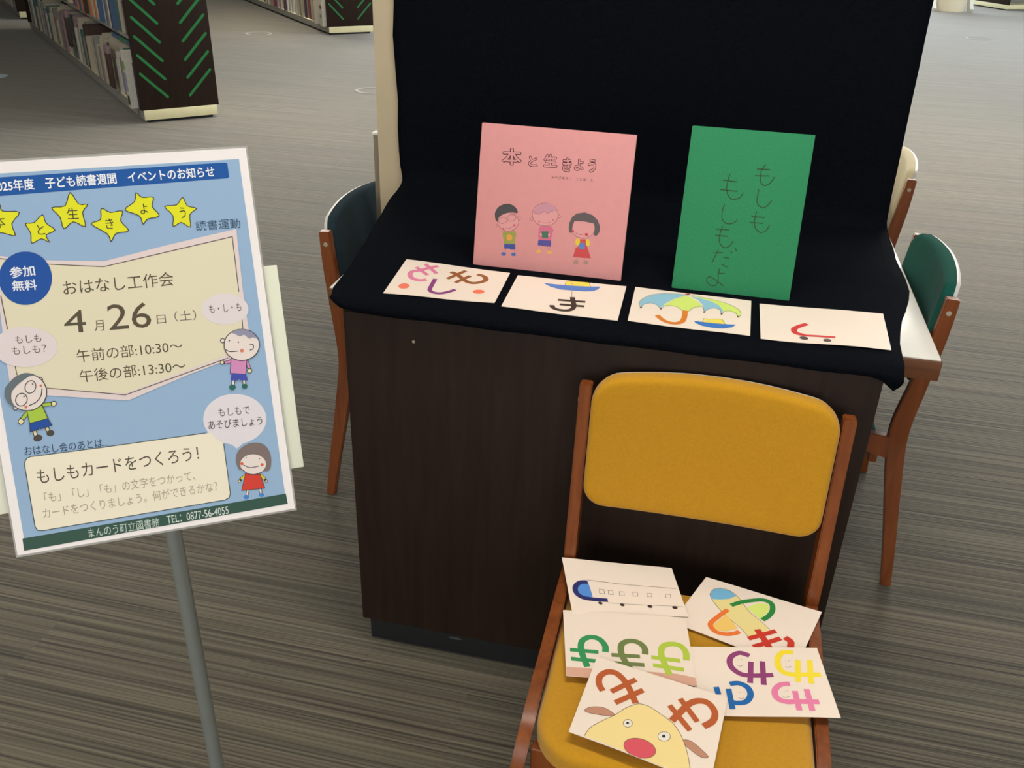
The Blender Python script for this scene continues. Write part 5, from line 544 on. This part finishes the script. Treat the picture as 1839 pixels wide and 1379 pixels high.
def bookcase(x, y, ang, W, L, H, label, shelves, tapes=True):
    t = empty('bookcase', (x, y, 0), ang, label, 'bookcase', 'library bookcases')
    part('base', 0, W, 0, L, .022, .092, M_cream, t, .002)
    part('base_rail', -.0035, -.0005, .002, L - .002, .024, .09, M_steel, t)
    part('plinth', .03, W - .03, .03, L - .03, 0, .0215, M_black, t)
    ep = part('end_panel', -.018, W + .018, .004, .034, .0925, H, M_brown, t, .002)
    part('end_panel', -.018, W + .018, L - .034, L - .004, .0925, H, M_brown, t, .002)
    part('back_divider', W / 2 - .006, W / 2 + .006, .0345, L - .0345, .0925, H - .02, M_steel, t)
    part('top_board', -.018, W + .018, 0, L, H + .0005, H + .02, M_cream, t, .002)
    for z in shelves:
        part('shelf_board', .012, W / 2 - .0065, .0345, L - .0345, z - .024, z, M_steel, t); part('shelf_board', W / 2 + .0065, W - .012, .0345, L - .0345, z - .024, z, M_steel, t)
    n = int(L / .9)
    for i in range(1, n): part('upright', W / 2 - .02, W / 2 - .0065, i * .9, i * .9 + .03, .0925, H - .01, M_steel, t)
    if tapes:
        zt = .348
        while zt < H - .02:
            for (xa, za, xb, zb) in ((.017, zt, .183, zt - .171), (W - .017, zt, W - .187, zt - .172)):
                d = Vector((xb - xa, zb - za)).normalized(); nn = Vector((-d.y, d.x)) * .0095; P = []
                b = bmesh.new()
                for (px, pz, s) in ((xa, za, -1), (xb, zb, 1)):
                    for k in range(7):
                        a = math.radians(-90 + 30 * k); v = d * s * math.cos(a) * .0095 + nn * math.sin(a) * s; P.append((px + v.x, pz + v.y))
                fr = [b.verts.new((q[0], .0028, q[1])) for q in P]; bk = [b.verts.new((q[0], .0039, q[1])) for q in P]
                b.faces.new(fr); b.faces.new(bk[::-1])
                for i in range(len(P)): j = (i + 1) % len(P); b.faces.new((fr[i], bk[i], bk[j], fr[j]))
                bmesh.ops.recalc_face_normals(b, faces=b.faces); obj('tape_strip', b, M_tape, ep)
            zt += .1262
    return t, Matrix.Translation((x, y, 0)) @ Matrix.Rotation(ang, 4, 'Z')
A_ANG, B_ANG = math.radians(46), math.radians(42)
bcA, MA = bookcase(-3.2163, 4.0708, A_ANG, .532, 5.4, 1.75, 'dark brown bookcase with green slanted tape strips, nearest at the upper left', (.585, .93, 1.28))
bcB, MB_ = bookcase(-3.8482, 8.9378, B_ANG, .56, 5.0, 1.75, 'dark brown bookcase with green tape strips just left of the beige partition', (.45, .80, 1.15, 1.5))
bcC, MC = bookcase(-7.83, 8.56, A_ANG, .55, 4.0, 1.75, 'distant dark bookcase end at the top left corner, beyond the nearest bookcase', (.55, .93, 1.28), False)
bcD, MD = bookcase(5.17, 17.85, math.radians(-62), .95, 3.0, 1.75, 'distant dark bookcase at the top right corner, beyond the cream bin', (.45, .85), False)
# the mirrored tape is on the near end only; books follow
def row(M, y0, y1, z, hmin, hmax, palette, where, case, first=()):
    y = y0; specs = []
    for (th, ht, colour, lab) in first: specs.append([y, th, ht, .20, colour, lab, {'white': -.062, 'black': -.03, 'navy': -.012, 'grey': -.03}.get(colour, .0)]); y += th + .002
    while y < y1:
        th = random.uniform(.028, .062); ht = random.uniform(hmin, hmax); colour = random.choice(palette); x = random.uniform(-.012, .035)
        specs.append([y, th, ht, random.uniform(.15, .20), colour, None, x]); y += th + .001
    for i, (y, th, ht, dp, colour, lab, x) in enumerate(specs):
        if lab is None:
            size = ('tall ' if ht > hmin + .66 * (hmax - hmin) else 'short ' if ht < hmin + .33 * (hmax - hmin) else '') + ('thick ' if th > .052 else 'slim ' if th < .036 else '')
            a = specs[i - 1][4]; c_ = specs[i + 1][4] if i + 1 < len(specs) else 'no'
            lab = '%s%s book between %s on the %s' % (size, colour, ('two %s ones' % a) if a == c_ else '%s and %s ones' % (a, c_), where)
            if len(lab.split()) > 16: lab = '%s book between %s and %s ones on the %s' % (colour, a, c_, where.replace('shelf of the ', ''))
        shelf_book(M, y, z, th, ht, dp, colour, lab, 'books on the ' + where, x=x)
row(MA, .045, 5.2, .0935, .24, .40, ['beige', 'beige', 'grey', 'mauve', 'white', 'dark brown', 'grey', 'teal', 'beige'], 'bottom shelf of the nearest bookcase', '',
    first=((.05, .32, 'navy', 'thick navy book at the near end of the bottom shelf, against the taped end panel'), (.075, .40, 'white', 'tall white magazine file with green label near the taped end panel'),
           (.05, .37, 'black', 'tall black book beside the white magazine file on the bottom shelf'), (.06, .35, 'grey', 'grey book with yellow top label third from the white magazine file'), (.035, .33, 'beige', 'slim beige book just beyond the yellow-labelled grey one'),
           (.05, .36, 'dark brown', 'dark brown book beyond the slim beige one on the bottom shelf')))
for n_, (y, z, c_, sz) in {'green_label': (.105, .36, 'green', .07), 'yellow_label': (.235, .40, 'yellow', .04)}.items(): pass
row(MA, .045, 4.4, .586, .20, .29, ['beige', 'grey', 'orange', 'white', 'teal', 'dark brown', 'blue', 'beige', 'mauve'], 'second shelf of the nearest bookcase', '')
for y, z, c_, lab in ((.16, .497, 'blue', 'blue-grey book lying flat on top of the upright ones, near the taped end panel'), (.66, .497, 'blue', 'dark blue book lying flat farther along the bottom shelf'), (.40, .4975, 'green', 'dark green book lying flat between the two blue flat ones')):
    shelf_book(MA, y, z, .03, .24, .19, c_, lab, None, flat=True)
row(MB_, .045, 2.9, .0935, .22, .30, ['beige', 'grey', 'mauve', 'white', 'beige', 'grey', 'plum', 'red'], 'bottom shelf of the middle bookcase', '',
    first=((.10, .31, 'white', 'wide white patterned book at the near end, beside the partition'), (.05, .29, 'teal', 'teal-green book next to the wide white one, left of the partition'), (.05, .29, 'yellow', 'yellow book between the teal and orange ones'),
           (.07, .30, 'orange', 'orange book next to the yellow one on the middle bookcase'), (.04, .28, 'white', 'white book left of the orange one on the middle bookcase'), (.05, .28, 'plum', 'plum-coloured book beyond the orange and white ones')))
row(MC, .045, 1.6, .0935, .25, .35, ['grey', 'beige', 'white'], 'shelf of the distant left bookcase', '')
# labels stuck on the spines of the two nearest books
def spine_label(o, y0, y1, z0, z1, rgb, nm):
    obj(nm, box(-.012, -.004, y0, y1, z0, z1), mat(nm + '_paper', rgb, .5), o)
sb = [o for o in bpy.data.objects if o.name.startswith('shelf_book')]
for o in sb:
    if o.get('label', '').startswith('tall white magazine'):
        spine_label(o, .08, .92, .68, .82, (118, 170, 84), 'green_label'); spine_label(o, .05, .95, .30, .62, (140, 150, 176), 'picture_label'); spine_label(o, .1, .9, .06, .22, (52, 50, 48), 'dark_label')
    if o.get('label', '').startswith('grey book with yellow'): spine_label(o, .05, .95, .86, .98, (206, 196, 50), 'yellow_label')
    if o.get('label', '').startswith('wide white patterned'): spine_label(o, .1, .8, .62, .75, (120, 60, 54), 'red_label'); spine_label(o, .3, .8, .3, .42, (110, 114, 104), 'grey_label')
for (y, z, lab) in ((.70, .14, 'dark brown shelf marker with pale mauve top on the bottom shelf, nearer one'), (2.35, .22, 'dark brown shelf marker with pale mauve top, farther along the bookcase')):
    t = empty('shelf_marker', (0, 0, 0), 0, lab, 'shelf marker', 'shelf markers on the nearest bookcase'); t.matrix_world = MA @ Matrix.Translation((-.045, y, z))
    part('marker_body', -.012, .012, 0, .11, 0, .25, BOOKM['dark brown'], t, .002); part('marker_header', -.014, .014, -.003, .113, .2505, .31, BOOKM['mauve'], t, .002)
    part('marker_bracket', .0125, .03, .03, .08, 0.02, .06, M_steel, t)

# ------------------------------------------------------------------ cream bin by the far right bookcase, floor stickers
t = empty('waste_bin', (4.53, 16.35, 0), 0.2, 'round cream bin between white uprights at the top right, beside the black cloth', 'bin')
obj('bin_body', cyl(.25, .62, 32, r2=.28, z0=.0, bev=.01), mat('cream_bin', (222, 212, 186), .5, var=.03), t, 40)
obj('bin_rim', cyl(.29, .03, 32, z0=.6205), M_white, t, 40)
for s in (-1, 1): obj('side_fin', ribbon_yz([(0, .6), (-.02, .3), (-.08, .1), (-.16, 0.02)], [.05, .05, .06, .05], s * .32 - .03, s * .32 + .03), M_white, t, 40)
def sticker(x, y, r, m, lab, ring=False, prints=True):
    b = cyl(r, .0012, 40)
    if ring:
        b.free(); b = bmesh.new(); vs = []
        for k in range(40):
            a = 2 * PI * k / 40; vs.append((b.verts.new((r * math.cos(a), r * math.sin(a), .0012)), b.verts.new((r * .80 * math.cos(a), r * .80 * math.sin(a), .0012))))
        for k in range(40): a, c_ = vs[k], vs[(k + 1) % 40]; b.faces.new((a[0], c_[0], c_[1], a[1]))
    o = obj('floor_sticker', b, m); o.location = (x, y, .0006); tag(o, lab, 'sticker', 'round stickers on the carpet')
    if prints:
        bb = bmesh.new()
        for k in range(9):
            a = math.radians(20 + k * 20); d = Vector((math.cos(a), math.sin(a))); n_ = Vector((-d.y, d.x)) * .005
            q = [d * .35 * r + n_, d * .35 * r - n_, d * .8 * r - n_ * 1.4, d * .8 * r + n_ * 1.4]
            bb.faces.new([bb.verts.new((p_.x, p_.y, .0018)) for p_ in q])
        for f in bb.faces:
            f.normal_update()
            if f.normal.z < 0: f.normal_flip()
        obj('sticker_print', bb, mat('sticker_ink', (50, 60, 92), .5), o)
    return o
sticker(-5.47, 5.23, .12, M_stk, 'pale blue round sticker on the carpet at the left edge of the photo', prints=False)
sticker(-3.12, 2.87, .15, M_stk, 'pale blue round sticker with dark rays, mostly hidden above the poster')
sticker(-4.66, 8.70, .16, M_stk2, 'faint grey ring sticker on the carpet between the two taped bookcases', ring=True, prints=False)
sticker(-2.14, 5.87, .15, M_stk2, 'faint pale ring sticker on the carpet against the beige partition edge', ring=True, prints=False)
sticker(4.22, 12.47, .16, M_stk2, 'faint ring sticker on the carpet in the upper right, below the cream bin', ring=True, prints=False)
for o in list(bpy.data.objects):
    if o.name.startswith('shelf_book') and not o.get('group'): o['group'] = 'books on the bottom shelf of the nearest bookcase'
